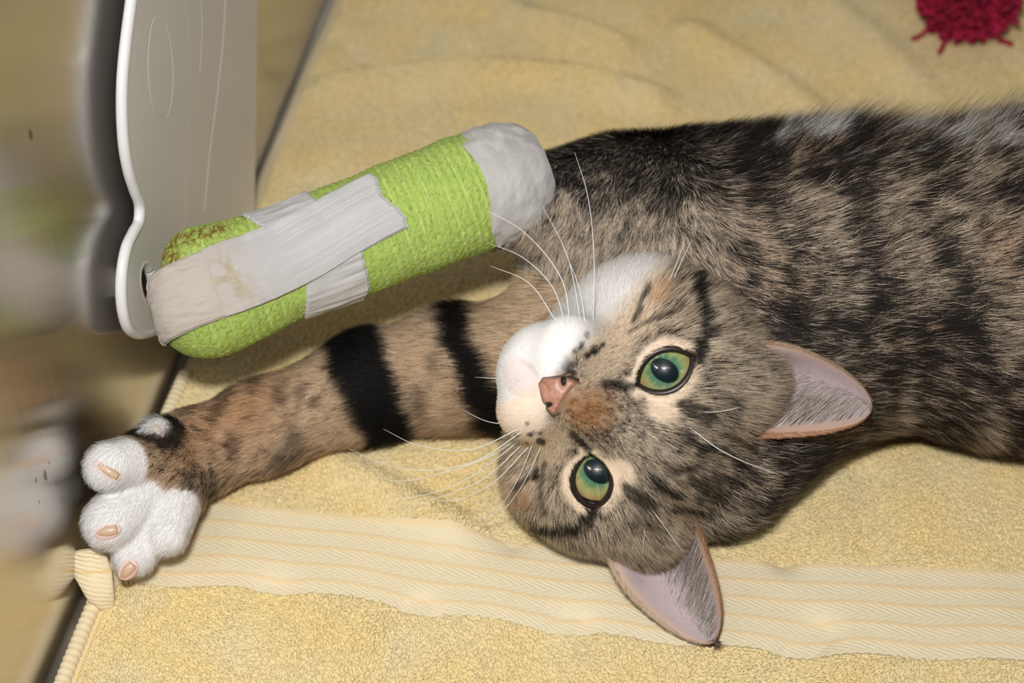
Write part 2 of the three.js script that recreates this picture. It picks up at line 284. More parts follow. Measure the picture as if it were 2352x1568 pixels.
function eyeLocal(e, x, y, z) { const p = [x - e.c[0], y - e.c[1], z - e.c[2]], d = (q) => p[0] * q[0] + p[1] * q[1] + p[2] * q[2]; return [d(e.a), d(e.u), d(e.f)]; }
function almond(e, x, y, z) { const [a, b, c] = eyeLocal(e, x, y, z); if (c < 0) return 9; const m = clamp(a, -LID, LID); return Math.max((b > 0 ? b - lidUp(m) : -b - lidDown(m)) * 0.85, Math.abs(a) - LID); }
function headSdf(x, y, z) {                                             // millimetres in head axes
  const ax = Math.abs(x);
  let d = ell(x, y, z, [0, 2, -8], [41, 34, 36]);
  if (d > 60) return d - 25;
  d = smin(d, ell(ax, y, z, [26, -9, -1], [19, 19, 20]), 10);
  d = smin(d, ell(ax, y, z, [30, 4, -5], [14.5, 15, 17]), 9);
  d = smin(d, ell(x, y, z, [-7, -20, -8], [29, 16, 20]), 12);
  d = smin(d, ell(x, y, z, [0, -20, 17], [21, 17, 18]), 10);
  d = smin(d, cap(ax, y, z, [8, 11, 17], [24, 14, 6], 8, 9), 9);
  d = smin(d, cap(x, y, z, [0, 9, 19], [0, -17, 34.5], 9, 7), 8);
  d = smin(d, ell(ax, y, z, [8.8, -28, 29.5], [11, 8.6, 10]), 8);
  d = smin(d, ell(x, y, z, [0, -36, 23], [10.5, 7, 10]), 6);
  d = smin(d, ell(x, y, z, [0, -22, 36], [6.2, 5.2, 5.5]), 4);
  d = smin(d, ell(ax, y, z, [18.5, 0, 12.2], [11.6, 11.4, 11.5]), 4);
  d = smin(d, ell(ax, y, z, [26, 22, -2], [13, 12, 12]), 9);             // root of the ear
  if (z > 0 && d < 6) for (const e of eyes) d = Math.max(d, 0.55 - almond(e, x, y, z));
  return d;
}
// bones in world metres: from, to, radius at each end
const SPINE = [[[0.036, 0.052, 0.001], [0.0617, 0.053, 0.013], 0.0300, 0.0370], [[0.0617, 0.053, 0.013], [0.1034, 0.055, 0.0262], 0.0370, 0.0430], [[0.1034, 0.055, 0.0262], [0.1669, 0.0540, 0.0300], 0.0425, 0.0465], [[0.1669, 0.0540, 0.0300], [0.30, 0.054, 0.034], 0.0465, 0.0485], [[0.30, 0.054, 0.034], [0.365, 0.05, 0.03], 0.0485, 0.0400]];
const NECK = [[[0.095, 0.040, 0.045], [0.062, 0.030, 0.082], 0.030, 0.0245], [[0.050, 0.045, 0.020], [0.047, 0.038, 0.058], 0.032, 0.030]];
const ARM = [[[0.020, 0.036, 0.032], [0.0077, 0.031, 0.0423], 0.0240, 0.0215], [[0.0077, 0.031, 0.0423], [-0.0185, 0.024, 0.0372], 0.0215, 0.0190], [[-0.0185, 0.024, 0.0372], [-0.0478, 0.021, 0.0425], 0.0190, 0.0170], [[-0.0478, 0.021, 0.0425], [-0.0829, 0.0185, 0.0590], 0.0170, 0.0140], [[-0.0829, 0.0185, 0.0590], [-0.1035, 0.0185, 0.0710], 0.0140, 0.0128], [[-0.1035, 0.0185, 0.0710], [-0.1135, 0.0245, 0.0850], 0.0132, 0.0145]];
const TOES = [[[-0.1110, 0.0300, 0.0830], [-0.1225, 0.0440, 0.0978], 0.0095, 0.0074], [[-0.1130, 0.0270, 0.0900], [-0.1226, 0.0300, 0.1083], 0.0100, 0.0084], [[-0.1100, 0.0230, 0.0930], [-0.1160, 0.0200, 0.1130], 0.0088, 0.0066], [[-0.1060, 0.0240, 0.0920], [-0.1062, 0.0240, 0.1085], 0.0088, 0.0062]];
const DEW = [[-0.1095, 0.0350, 0.0765], [-0.1112, 0.0398, 0.0785], 0.0046, 0.0034];
const BLEG = [[0.032, 0.064, 0.004], [-0.016, 0.0846, 0.0193], 0.0215, 0.0110];
const armSdf = (x, y, z) => {
  let d = 1; for (const [a, b, p, q] of ARM) d = smin(d, cap(x, y, z, a, b, p, q), 0.008);
  let t = 1; for (const [a, b, p, q] of TOES) t = smin(t, cap(x, y, z, a, b, p, q), 0.0022);
  d = smin(d, t, 0.006); return smin(d, cap(x, y, z, ...DEW), 0.005);
};
const torsoSdf = (x, y, z) => { let d = 1; for (const [a, b, p, q] of SPINE) d = smin(d, cap(x, y, z, a, b, p, q), 0.02); for (const [a, b, p, q] of NECK) d = smin(d, cap(x, y, z, a, b, p, q), 0.014); d = smin(d, cap(x, y, z, ...BLEG), 0.014); return d; };
const headWorld = (x, y, z) => { const h = toHead(x, y, z); return headSdf(h[0], h[1], h[2]) * 1e-3; };
function catSdf(x, y, z) {
  const t = torsoSdf(x, y, z), a = armSdf(x, y, z), h = headWorld(x, y, z);
  return smin(smin(t, a, 0.012), h, 0.006);
}

// ---------- the cat's coat: colours belong to places on the animal ----------
const CO = { tan: srgb(222, 202, 174), mid: srgb(158, 135, 110), grey: srgb(206, 194, 178), dark: srgb(56, 47, 40), black: srgb(13, 11, 11), white: srgb(250, 249, 249), cream: srgb(253, 228, 198), orange: srgb(200, 134, 74), rust: srgb(150, 98, 54), pink: srgb(226, 178, 164) };
function strokeDist(x, y, pts) {
  let d = 1e9;
  for (let i = 0; i < pts.length - 1; i++) { const [ax, ay] = pts[i], [bx, by] = pts[i + 1], ux = bx - ax, uy = by - ay, h = clamp(((x - ax) * ux + (y - ay) * uy) / (ux * ux + uy * uy)); d = Math.min(d, Math.hypot(x - ax - ux * h, y - ay - uy * h)); }
  return d;
}
// black marks of the face in head millimetres; the first list is worn on both cheeks
const FACE_BOTH = [[[[26.5, 5], [31, 3.5], [36, 0], [40, -5], [44, -8]], 1.8, 1], [[[25, -15.5], [29, -16.2], [34, -17.5]], 0.7, 0.85], [[[22, -15], [28, -12], [35, -7]], 0.55, 0.7], [[[8.5, -12.5], [9.6, -9], [11.2, -5.5]], 1.1, 0.9], [[[14, 9], [14.8, 15.5]], 1.9, 0.85], [[[13, 22], [11.5, 34]], 1.0, 0.8], [[[22, 15], [21, 22]], 1.0, 0.5]];
const FACE_ONE = [[[[-7.2, 14], [-7, 21]], 1.3, 0.85], [[[2, 14], [-0.5, 20]], 1.3, 0.8], [[[8, 13.5], [9, 21]], 1.4, 0.95], [[[-9, 24], [-5, 34]], 1.4, 0.9], [[[2.5, 21], [4, 34]], 1.8, 0.75], [[[-1, 26], [0, 36]], 1.5, 0.75], [[[7, 26], [6, 36]], 1.2, 0.7]];
const PAD_DOTS = [[-12, -24, 1.0], [-14.2, -23.6, 0.9], [-12.3, -20.8, 1.1], [-14.4, -20, 1.5], [-16.4, -19, 0.9], [-17, -24, 0.8], [15, -22, 1.0], [13, -20, 0.8], [16, -18.6, 1.5], [20, -22, 0.8], [27, -14.5, 1.3], [-8, -12, 0.9], [18, -25, 0.8], [12, -24, 0.7]];
function agouti(rnd, flow, d, warm, tuft = 0.38) {                       // one hair of the ticked coat: dark or pale, by chance and by tuft
  const t = rnd * (1 - tuft) + clamp((flow - 0.5) * 1.8 + 0.5) * tuft;
  if (t < d) return mix3(CO.black, CO.dark, clamp(t / d));
  return mix3(mix3(CO.mid, CO.tan, clamp((t - d) / (1 - d) * 1.5)), CO.orange, warm);
}
function headColor(x, y, z, rnd, n1, n2) {                  // n1: fine tuft noise, n2: broad noise
  const ax = Math.abs(x), wob = (n2 - 0.5) * 3, wx = x + wob * 0.5, wy = y + (n1 - 0.5) * 1.4;
  let d = 0.39, warm = 0.02;
  d += 0.10 * sstep(2, 16, y) * sstep(20, 10, ax) + 0.13 * sstep(21, 33, y) * sstep(20, 6, ax);     // darker forehead and crown
  d += 0.28 * sstep(2, -18, z);
  d += 0.12 * sstep(6, 1, Math.abs(ax - 24)) * sstep(5, 1, Math.abs(y + 10));                       // grey patch under the eye
  let c = agouti(rnd, n1, clamp(d + (n2 - 0.5) * 0.25, 0.1, 0.85), warm);
  if (rnd > d) c = mix3(mul3(c, 1.1), CO.grey, y > -4 ? 0.45 : 0.25);
  // ochre bridge of the nose
  const br = Math.hypot((x + 0.5) / 8.0, (y + 12.5) / 8.5); c = mix3(c, mix3(CO.rust, CO.orange, clamp(rnd * 0.8 + n1 * 0.5)), 0.72 * sstep(1.25, 0.2, br + (n1 - 0.5) * 0.35) * (rnd > 0.15 ? 1 : 0.3));
  // pale cheeks and muzzle
  const ch = Math.hypot((ax - 28) / 15, (y + 20) / 9.5); c = mix3(c, mix3(CO.cream, CO.tan, rnd * 0.7), (x < 0 ? 0.95 : 0.5) * sstep(1.15, 0.7, ch + (n1 - 0.5) * 0.4) * sstep(0.05, 0.2, rnd));
  const oc = Math.hypot((ax - 35) / 5, (y + 15) / 5); c = mix3(c, CO.orange, 0.45 * sstep(1, 0.4, oc) * (rnd > 0.4 ? 1 : 0.3));
  const sd = Math.hypot((ax - 15) / 9, (y + 16) / 5.5); c = mix3(c, mix3(CO.cream, CO.tan, rnd), 0.75 * sstep(1.2, 0.5, sd + (n1 - 0.5) * 0.4) * sstep(0.02, 0.2, rnd));
  if (x > 0) { const pl = Math.hypot((x - 12) / 15, (y + 30) / 11); c = mix3(c, mix3(CO.cream, CO.white, 0.3), sstep(1.15, 0.75, pl + (n1 - 0.5) * 0.3)); }
  // white muzzle, chin and right cheek
  const edge = x < 0 ? lerp(-25.2, -19.5, clamp((-x - 8) / 26)) : -27 - x * 0.55, wh = sstep(x < -14 ? 4.5 : 2.2, x < -14 ? -3.5 : -2.2, wy - edge);
  c = mix3(c, mix3(CO.white, CO.cream, 0.12 * rnd), wh * (x < -42 ? sstep(-52, -42, x) : 1));
  if (Math.hypot(x - 3, (y + 33) * 0.8) < 5) c = mix3(c, CO.pink, 0.25);
  // pale spectacles
  for (const e of eyes) {
    const a = almond(e, x, y, z); if (a > 8) continue; const [la, lb] = eyeLocal(e, x, y, z), w = lb < 0 ? 2.7 : lerp(3.0, 1.6, sstep(-2, 6, la));
    c = mix3(c, mix3(CO.cream, CO.white, 0.15), 0.95 * sstep(w + 0.7, w - 0.9, a + (n1 - 0.5) * 1.2));
  }
  { const inner = Math.hypot((ax - 11) / 4.2, (y - 4.2) / 4.6); c = mix3(c, mix3(CO.cream, CO.white, 0.15), 0.95 * sstep(1.2, 0.75, inner + (n1 - 0.5) * 0.4)); }
  let k = 0;
  for (const [p, w, s] of FACE_BOTH) { const q = strokeDist(ax, wy, p); k = Math.max(k, s * sstep(w + 0.8, w - 0.5, q + (n1 - 0.5) * 1.1)); }
  for (const [p, w, s] of FACE_ONE) { const q = strokeDist(wx, wy, p); k = Math.max(k, s * sstep(w + 0.9, w - 0.7, q + (n1 - 0.5) * 1.6)); }
  for (const [px, py, r] of PAD_DOTS) k = Math.max(k, sstep(r + 0.25, r - 0.5, Math.hypot(x - px, y - py)));
  return mix3(c, CO.black, rnd < 0.94 ? k * 0.97 : k * 0.4);
}
const armAxisZ = (x) => (x > -0.0478 ? lerp(0.0425, 0.0423, (x + 0.0478) / 0.055) : x > -0.0829 ? lerp(0.059, 0.0425, (x + 0.0829) / 0.0351) : lerp(0.085, 0.059, (x + 0.1135) / 0.0306));
const ARM_BLACK = [[-0.0425, 0.0100, 0.012], [-0.0055, 0.0066, 0.010]];
function toeWhite(x, y, z) { let w = 9; for (const [a, b, , q] of TOES) { const k = q === 0.0074 ? 0.1 : 0.6, m = [lerp(b[0], a[0], k), lerp(b[1], a[1], k), lerp(b[2], a[2], k)]; w = Math.min(w, cap(x, y, z, m, b, q, q)); } return w; }
function armColor(x, y, z, rnd, n1, n2) {
  const U = (y - 0.020 - (z - armAxisZ(x))) * 0.707 / 0.017, top = clamp(U, -1.4, 1.4);   // 1 along the upper edge of the leg, -1 along the lower
  let d = 0.15 + 0.14 * sstep(-0.07, -0.1, x) + (n2 - 0.5) * 0.25, warm = 0.20 + 0.25 * sstep(-0.062, -0.09, x) * sstep(-0.4, 0.4, top) * sstep(-0.112, -0.095, x);
  let c = mul3(agouti(rnd, n1, clamp(d, 0.08, 0.8), warm, 0.5), 1.12); c = mix3(c, mix3(CO.orange, CO.tan, 0.35), 0.5 * sstep(0.012, 0.004, Math.hypot(x + 0.083, (top - 0.45) * 0.009)) * (rnd > d ? 1 : 0.3));
  c = mix3(c, CO.tan, 0.35 * Math.max(sstep(-0.2, -1, top), sstep(0.6, 1.1, top)) * (rnd > 0.3 ? 1 : 0));
  const sx = x + top * 0.0065 + (n2 - 0.5) * 0.008;
  let k = 0;
  for (const [cx, w, ] of ARM_BLACK) k = Math.max(k, sstep(w + 0.0022, w - 0.0022, Math.abs(sx - cx)));
  for (const [px, pt, r] of [[-0.069, -0.55, 0.0045], [-0.0735, -0.8, 0.004], [-0.088, -0.1, 0.0032], [-0.095, -0.55, 0.0035], [-0.082, 0.95, 0.0035], [-0.073, 0.45, 0.003], [-0.0255, -0.2, 0.0042], [-0.0615, 0.1, 0.0022], [-0.066, 0.35, 0.002], [-0.056, 0.5, 0.0018], [-0.101, -0.3, 0.003], [-0.0205, 0.5, 0.003], [-0.092, 0.75, 0.004]]) k = Math.max(k, 0.55 * sstep(r * 1.25, r * 0.4, Math.hypot(x - px, (top - pt) * 0.010) + (n1 - 0.5) * 0.003));
  const dw = Math.hypot(x - DEW[1][0], y - DEW[1][1], z - DEW[1][2]);
  k = Math.max(k, 0.92 * sstep(0.0115, 0.008, dw + (n1 - 0.5) * 0.003));
  c = mix3(c, CO.black, k);
  c = mix3(c, CO.white, sstep(0.0052, 0.0036, dw));
  const w = toeWhite(x, y, z); c = mix3(c, mix3(CO.white, CO.pink, 0.02), sstep(0.0042, 0.0022, w + (n1 - 0.5) * 0.002));
  return c;
}
function torsoColor(x, y, z, rnd, n1, n2) {
  const phi = Math.atan2((y - 0.056) + (0.030 - z), (y - 0.056) - (0.030 - z));         // round the barrel, 0 facing up
  const up = ((y - 0.056) - (z - 0.028)) * 0.707 / 0.05;                                // 1 along the far edge, -1 along the near edge
  const s = x - 0.012 * up * up + 0.016 * up + (n2 - 0.5) * 0.030;
  const wave = 0.5 + 0.5 * Math.sin(s / 0.0255 * 2 * Math.PI + 1.0);
  let d = 0.44 + 0.26 * sstep(0.45, 0.95, wave) * sstep(0.03, 0.08, x) + (n2 - 0.5) * 0.22;
  d += 0.34 * sstep(0.35, 0.8, up + (n2 - 0.5) * 0.5) * sstep(0.16, 0.09, x) - 0.12 * sstep(0.5, 0.1, up) * sstep(0.07, 0.03, x);
  d += 0.22 * sstep(0.44, 0.62, fbm(x * 95 + 3, 2, up * 1.6 + 5, 2)) * sstep(0.1, -0.35, up);
  const warm = 0.5 * sstep(0.56, 0.72, fbm(x * 42 + 7, y * 42, z * 42 + 3, 2)) * sstep(0.05, 0.09, x);
  let c = agouti(rnd, n1, clamp(d, 0.08, 0.9), warm * 0.6 + 0.02, 0.55); c = mix3(c, mul3([0.9, 0.9, 0.9], (c[0] + c[1] + c[2]) / 2.9), 0.22);
  c = mix3(c, CO.grey, (rnd > d ? 0.35 : 0) * sstep(0.12, 0.04, x));
  const dn = Math.hypot(x - 0.030, y - 0.060, z - 0.062) + (n1 - 0.5) * 0.0035, lace = sstep(0.120, 0.085, x) * sstep(0.30, 0.45, n2);       // broken necklace stripes of the throat and shoulder
  for (const rr of [0.0555, 0.0665, 0.0775]) c = mix3(c, CO.black, 0.7 * lace * sstep(0.0024, 0.0010, Math.abs(dn - rr)) * (rnd < 0.75 ? 1 : 0.1));
  const wt = sstep(0.74, 0.84, up + (n1 - 0.5) * 0.3) * sstep(0.07, 0.08, x) * sstep(0.52, 0.58, n2); c = mix3(c, mix3(CO.white, CO.grey, rnd * 0.6), wt * (rnd > 0.25 ? 0.9 : 0.2));
  const cw = sstep(0.022, 0.010, Math.hypot(x - 0.0035, y - 0.046, z - 0.022)); c = mix3(c, mix3(CO.white, CO.grey, rnd), cw * 0.8 * (rnd > 0.2 ? 1 : 0.3));
  void phi; return c;
}

// ---------- the cat ----------
const cat = thing('cat', 'tabby cat lying on its side with its upside-down face and green eyes turned up', 'cat');
const HI = (p) => fromHead(p[0], p[1], p[2]);
// ears: a curved leaf with an inner and an outer face
const bez = (p, t) => { const a = (1 - t) ** 3, b = 3 * t * (1 - t) ** 2, c = 3 * t * t * (1 - t), d = t ** 3; return [0, 1].map((k) => a * p[0][k] + b * p[1][k] + c * p[2][k] + d * p[3][k]); };
const EAR_LAT = [[38.5, 15.5], [49, 25], [51, 54], [42, 57.4]], EAR_MED = [[13.5, 31], [21, 41.5], [31.5, 57.2], [41.5, 57.6]];
function earPoint(side, t, v, back) {                                    // v: 0 outer edge .. 1 inner edge
  const tt = Math.sin(t * Math.PI / 2) ** 1.15, L = bez(EAR_LAT, tt), M = bez(EAR_MED, tt), w = 2 * v - 1, width = Math.hypot(L[0] - M[0], L[1] - M[1]);
  const x = lerp(L[0], M[0], v), y = lerp(L[1], M[1], v), hollow = (1 - w * w) * width * 0.40 * (1 - 0.25 * t);
  const fold = 2.4 * Math.exp(-(((t - 0.16) / 0.09) ** 2) - (((v - 0.10) / 0.11) ** 2));
  const z = (side > 0 ? 7 : 5) + 2 * t + (side > 0 ? 4.5 : 1.5) * t * t - hollow + 2.5 * (v < 0.5 ? (0.5 - v) : 0) + (back ? -0.9 - 0.8 * (1 - w * w) : fold);
  return [side * x, y, z];
}
function earGrid(side, back) { const f = (u, v) => HI(earPoint(side, v, u, back)); return sheet(f, 40, 44, () => [1, 1, 1]); }
function earInnerColor(t, v, rnd) {
  let c = mix3(srgb(204, 184, 186), srgb(190, 174, 182), rnd);
  const e = Math.min(v, 1 - v) * 2; c = mix3(mix3(CO.tan, CO.pink, 0.4), c, sstep(0.02, 0.3, e));
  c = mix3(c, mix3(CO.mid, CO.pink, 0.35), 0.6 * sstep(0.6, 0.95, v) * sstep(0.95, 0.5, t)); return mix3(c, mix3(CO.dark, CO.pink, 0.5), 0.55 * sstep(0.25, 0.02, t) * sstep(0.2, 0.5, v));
}
const catMesh = surfaceNets(catSdf, [-0.136, -0.004, -0.056], [0.412, 0.118, 0.142], 0.0014);
const skinCol = new Float32Array(catMesh.p.length), regionOf = new Uint8Array(catMesh.p.length / 3);
{
  const r = rng(5);
  for (let i = 0; i < catMesh.p.length; i += 3) {
    const [x, y, z] = [catMesh.p[i], catMesh.p[i + 1], catMesh.p[i + 2]], h = toHead(x, y, z), dh = headSdf(...h) * 1e-3, da = armSdf(x, y, z), dt = torsoSdf(x, y, z), m = Math.min(dh, da, dt);
    regionOf[i / 3] = m === dh ? 0 : m === da ? 1 : 2;
    const n1 = fbm(x * 500, y * 500, z * 500, 2), n2 = fbm(x * 110, y * 110, z * 110, 2), q = 0.10 + 0.42 * r();
    const c = m === dh ? headColor(...h, q, n1, n2) : m === da ? armColor(x, y, z, q, n1, n2) : torsoColor(x, y, z, q, n1, n2);
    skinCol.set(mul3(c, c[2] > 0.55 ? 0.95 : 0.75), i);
  }
}
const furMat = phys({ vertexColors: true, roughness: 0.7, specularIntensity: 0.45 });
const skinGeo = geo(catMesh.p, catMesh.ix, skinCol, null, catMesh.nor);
const earGeos = [];
for (const side of [-1, 1]) for (const back of [false, true]) {
  const g = earGrid(side, back), c = g.attributes.color, r = rng(31 + side), uv = g.attributes.uv;
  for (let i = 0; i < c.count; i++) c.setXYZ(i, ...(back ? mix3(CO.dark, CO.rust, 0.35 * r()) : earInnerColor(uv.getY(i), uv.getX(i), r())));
  g.deleteAttribute('uv'); earGeos.push(g);
}
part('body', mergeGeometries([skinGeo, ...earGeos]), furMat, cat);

// hair: strips that lie along the coat, each rooted in the skin
class Fur {
  constructor(max, rows) { this.rows = rows; this.n = 0; const v = max * (2 * rows + 1); this.p = new Float32Array(v * 3); this.c = new Float32Array(v * 3); this.q = new Float32Array(v * 3); this.i = new Uint32Array(max * (2 * rows - 1) * 3); this.max = max; }
  add(p, n, dir, len, w, lift, bend, c0, c1, roll, c2) {                       // bend: how far the tip falls towards the skin (sideways vector allowed)
    if (this.n >= this.max) return;
    const R = this.rows, base = this.n * (2 * R + 1); let o = base * 3, x = p[0] - n[0] * 0.0003, y = p[1] - n[1] * 0.0003, z = p[2] - n[2] * 0.0003;
    for (let k = 0; k <= R; k++) {
      const t = k / R, up = lift * (1 - 0.8 * t);
      let tx = dir[0] + n[0] * up + bend[0] * t, ty = dir[1] + n[1] * up + bend[1] * t, tz = dir[2] + n[2] * up + bend[2] * t; const tl = Math.hypot(tx, ty, tz) || 1; tx /= tl; ty /= tl; tz /= tl;
      let wx = ty * n[2] - tz * n[1], wy = tz * n[0] - tx * n[2], wz = tx * n[1] - ty * n[0]; const wl = Math.hypot(wx, wy, wz) || 1; wx /= wl; wy /= wl; wz /= wl;
      let bx = wy * tz - wz * ty, by = wz * tx - wx * tz, bz = wx * ty - wy * tx;                      // face normal of the strip
      const cr = Math.cos(roll), sr = Math.sin(roll), rx = wx * cr + bx * sr, ry = wy * cr + by * sr, rz = wz * cr + bz * sr;
      let nx = bx * cr - wx * sr, ny = by * cr - wy * sr, nz = bz * cr - wz * sr; if (nx * n[0] + ny * n[1] + nz * n[2] < 0) { nx = -nx; ny = -ny; nz = -nz; }
      nx = nx * 0.5 + n[0] * 0.6; ny = ny * 0.5 + n[1] * 0.6; nz = nz * 0.5 + n[2] * 0.6; const nl = Math.hypot(nx, ny, nz) || 1;
      const hw = w * 0.5 * (1 - t * 0.55), put = (sx) => { this.p[o] = x + rx * sx; this.p[o + 1] = y + ry * sx; this.p[o + 2] = z + rz * sx; this.q[o] = nx / nl; this.q[o + 1] = ny / nl; this.q[o + 2] = nz / nl; for (let m = 0; m < 3; m++) this.c[o + m] = c2 ? (t < 0.4 ? lerp(c0[m], c1[m], t * 2.5) : t < 0.7 ? c1[m] : c2[m]) : lerp(c0[m], c1[m], t); o += 3; };
      if (k < R) { put(-hw); put(hw); const s = len / R; x += tx * s; y += ty * s; z += tz * s; } else put(0);
    }
    let q = this.n * (2 * R - 1) * 3;
    for (let k = 0; k < R - 1; k++) { const a = base + 2 * k; this.i[q++] = a; this.i[q++] = a + 1; this.i[q++] = a + 3; this.i[q++] = a; this.i[q++] = a + 3; this.i[q++] = a + 2; }
    const a = base + 2 * (R - 1); this.i[q++] = a; this.i[q++] = a + 1; this.i[q++] = a + 2;
    this.n++;
  }
  mesh(parent, label) { const v = this.n * (2 * this.rows + 1) * 3; const m = part('fur', geo(this.p.subarray(0, v), this.i.subarray(0, this.n * (2 * this.rows - 1) * 3), this.c.subarray(0, v), null, this.q.subarray(0, v)), furMat, parent, label); m.userData.kind = 'stuff'; return m; }
}
const unit = (v) => { const l = Math.hypot(...v) || 1; return [v[0] / l, v[1] / l, v[2] / l]; };
const dot3 = (a, b) => a[0] * b[0] + a[1] * b[1] + a[2] * b[2];
const tangent = (d, n) => { const k = dot3(d, n); return unit([d[0] - n[0] * k, d[1] - n[1] * k, d[2] - n[2] * k]); };
const bandAxis = (x, y, z) => cap(x, y, z, [-0.1, 0.0726, 0.0547], [-0.0060, 0.0861, 0.0150], 0.0165, 0.0165);
const furHead = new Fur(235000, 2), furArm = new Fur(120000, 3), furTorso = new Fur(240000, 3);
{
  const r = rng(77), P = catMesh.p, N = catMesh.nor, I = catMesh.ix, T = I.length / 3, cum = new Float64Array(T); let tot = 0;
  const regT = (t) => regionOf[I[t * 3]];
  for (let t = 0; t < T; t++) {
    const a = I[t * 3] * 3, b = I[t * 3 + 1] * 3, c = I[t * 3 + 2] * 3;
    const ux = P[b] - P[a], uy = P[b + 1] - P[a + 1], uz = P[b + 2] - P[a + 2], vx = P[c] - P[a], vy = P[c + 1] - P[a + 1], vz = P[c + 2] - P[a + 2];
    let area = 0.5 * Math.hypot(uy * vz - uz * vy, uz * vx - ux * vz, ux * vy - uy * vx);
    const g = regT(t), x = P[a], y = P[a + 1], under = y < 0.02 && N[a + 1] < -0.5;
    let w = g === 0 ? 11 : g === 1 ? 8.2 : 7;
    if (g === 0) { const h = toHead(P[a], P[a + 1], P[a + 2]); if (h[2] > 5) w = 19; if (h[2] < -22) w = 6; }
    if (g === 2 && x > 0.185) w = x > 0.23 ? 0.3 : 1.6;
    const cx = camera.position.x - x, cy = camera.position.y - y, cz = camera.position.z - P[a + 2]; if ((cx * N[a] + cy * N[a + 1] + cz * N[a + 2]) / Math.hypot(cx, cy, cz) < -0.3) w *= 0.25;
    if (under) w *= 0.15;
    tot += area * w; cum[t] = tot;
  }
  const COUNT = Math.floor(tot * 1e6);
  console.log('fur wanted', Math.floor(tot * 1e6), 'tris', T);
  for (let s = 0; s < COUNT; s++) {
    const target = (s + r()) / COUNT * tot; let lo = 0, hi = T - 1; while (lo < hi) { const m = (lo + hi) >> 1; if (cum[m] < target) lo = m + 1; else hi = m; }
    const a = I[lo * 3] * 3, b = I[lo * 3 + 1] * 3, c = I[lo * 3 + 2] * 3; let u = r(), v = r(); if (u + v > 1) { u = 1 - u; v = 1 - v; } const w = 1 - u - v;
    const p = [0, 1, 2].map((k) => P[a + k] * w + P[b + k] * u + P[c + k] * v), n = unit([0, 1, 2].map((k) => N[a + k] * w + N[b + k] * u + N[c + k] * v));
    const [x, y, z] = p, g = regT(lo), nf = g === 2 ? 880 : 520, n1 = fbm(x * nf, y * nf, z * nf, 2), nb = g === 2 ? 160 : 110, n2 = fbm(x * nb, y * nb, z * nb, 2), rnd = r();
    const jit = [(r() - 0.5), (r() - 0.5), (r() - 0.5)], tuft = [noise(x * 230, y * 230, z * 230) - 0.5, noise(x * 230 + 50, y * 230, z * 230) - 0.5, noise(x * 230, y * 230 + 50, z * 230) - 0.5];
    if (g === 0) {
      const h = toHead(x, y, z), al = Math.min(almond(eyes[0], ...h), almond(eyes[1], ...h));
      if (al < 0.7 && h[2] > 0) continue;
      if (Math.hypot(h[0] / 7.5, (h[1] + 22.5) / 5.2) < 1 && h[2] > 32) continue;                                     // nose leather
      const from = [h[0] * 0.9, h[1] + 20, h[2] - 40]; if (h[1] < -28) from[1] -= 6;
      let d = unit(headDir(from[0], from[1] + (h[1] > -5 ? 6 : 0), from[2]));
      d = tangent(d, n); d = tangent([d[0] + jit[0] * 0.35 + tuft[0] * 0.35, d[1] + jit[1] * 0.35 + tuft[1] * 0.35, d[2] + jit[2] * 0.35 + tuft[2] * 0.35], n);
      const nd = Math.hypot(h[0], h[1] + 22, h[2] - 40), len = (1.6 + 4.8 * sstep(14, 60, nd) + 4.5 * sstep(22, -16, h[2]) * sstep(20, -14, h[2])) * (al < 4 ? 0.6 : 1) * (0.7 + 0.6 * r()) * 1e-3;
      const col = headColor(...h, rnd, n1, n2), tip = rnd > 0.5 ? mul3(col, 1.15) : mul3(col, 0.95);
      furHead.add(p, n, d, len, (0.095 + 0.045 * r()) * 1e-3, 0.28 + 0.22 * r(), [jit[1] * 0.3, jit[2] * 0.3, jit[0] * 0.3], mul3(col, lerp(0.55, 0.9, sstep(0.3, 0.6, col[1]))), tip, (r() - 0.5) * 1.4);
    } else if (g === 1) {
      const toe = toeWhite(x, y, z) < 0.004, dw = Math.hypot(x - DEW[1][0], y - DEW[1][1], z - DEW[1][2]);
      if (dw < 0.0026) continue;
      let d = x > -0.0478 ? [-1, -0.05, -0.02] : x > -0.1 ? [-0.88, 0.02, 0.4] : [-0.62, 0.1, 0.75]; if (toe) d = [-0.3, -0.1, 0.6];
      d = tangent(d, n); d = tangent([d[0] + jit[0] * 0.6 + tuft[0] * 0.5, d[1] + jit[1] * 0.6 + tuft[1] * 0.5, d[2] + jit[2] * 0.6 + tuft[2] * 0.5], n);
      const len = (toe ? 2.4 : 4.2 + 3.4 * sstep(-0.08, 0.0, x)) * (0.65 + 0.7 * r()) * 1e-3, col = armColor(x, y, z, rnd, n1, n2);
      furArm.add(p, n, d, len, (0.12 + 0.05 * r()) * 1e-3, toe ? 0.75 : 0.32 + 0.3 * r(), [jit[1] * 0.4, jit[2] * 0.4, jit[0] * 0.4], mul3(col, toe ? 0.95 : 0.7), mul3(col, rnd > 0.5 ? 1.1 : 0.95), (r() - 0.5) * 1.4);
    } else {
      if (bandAxis(x, y, z) < 0.001) continue;
      const f = sstep(0.02, 0.11, x);
      let d = [lerp(-0.25, 1, f), lerp(-0.55, 0.22, f), lerp(0.6, -0.12, f)];
      d = tangent(d, n); d = tangent([d[0] + jit[0] * 0.5 + tuft[0] * 0.8, d[1] + jit[1] * 0.5 + tuft[1] * 0.8, d[2] + jit[2] * 0.5 + tuft[2] * 0.8], n);
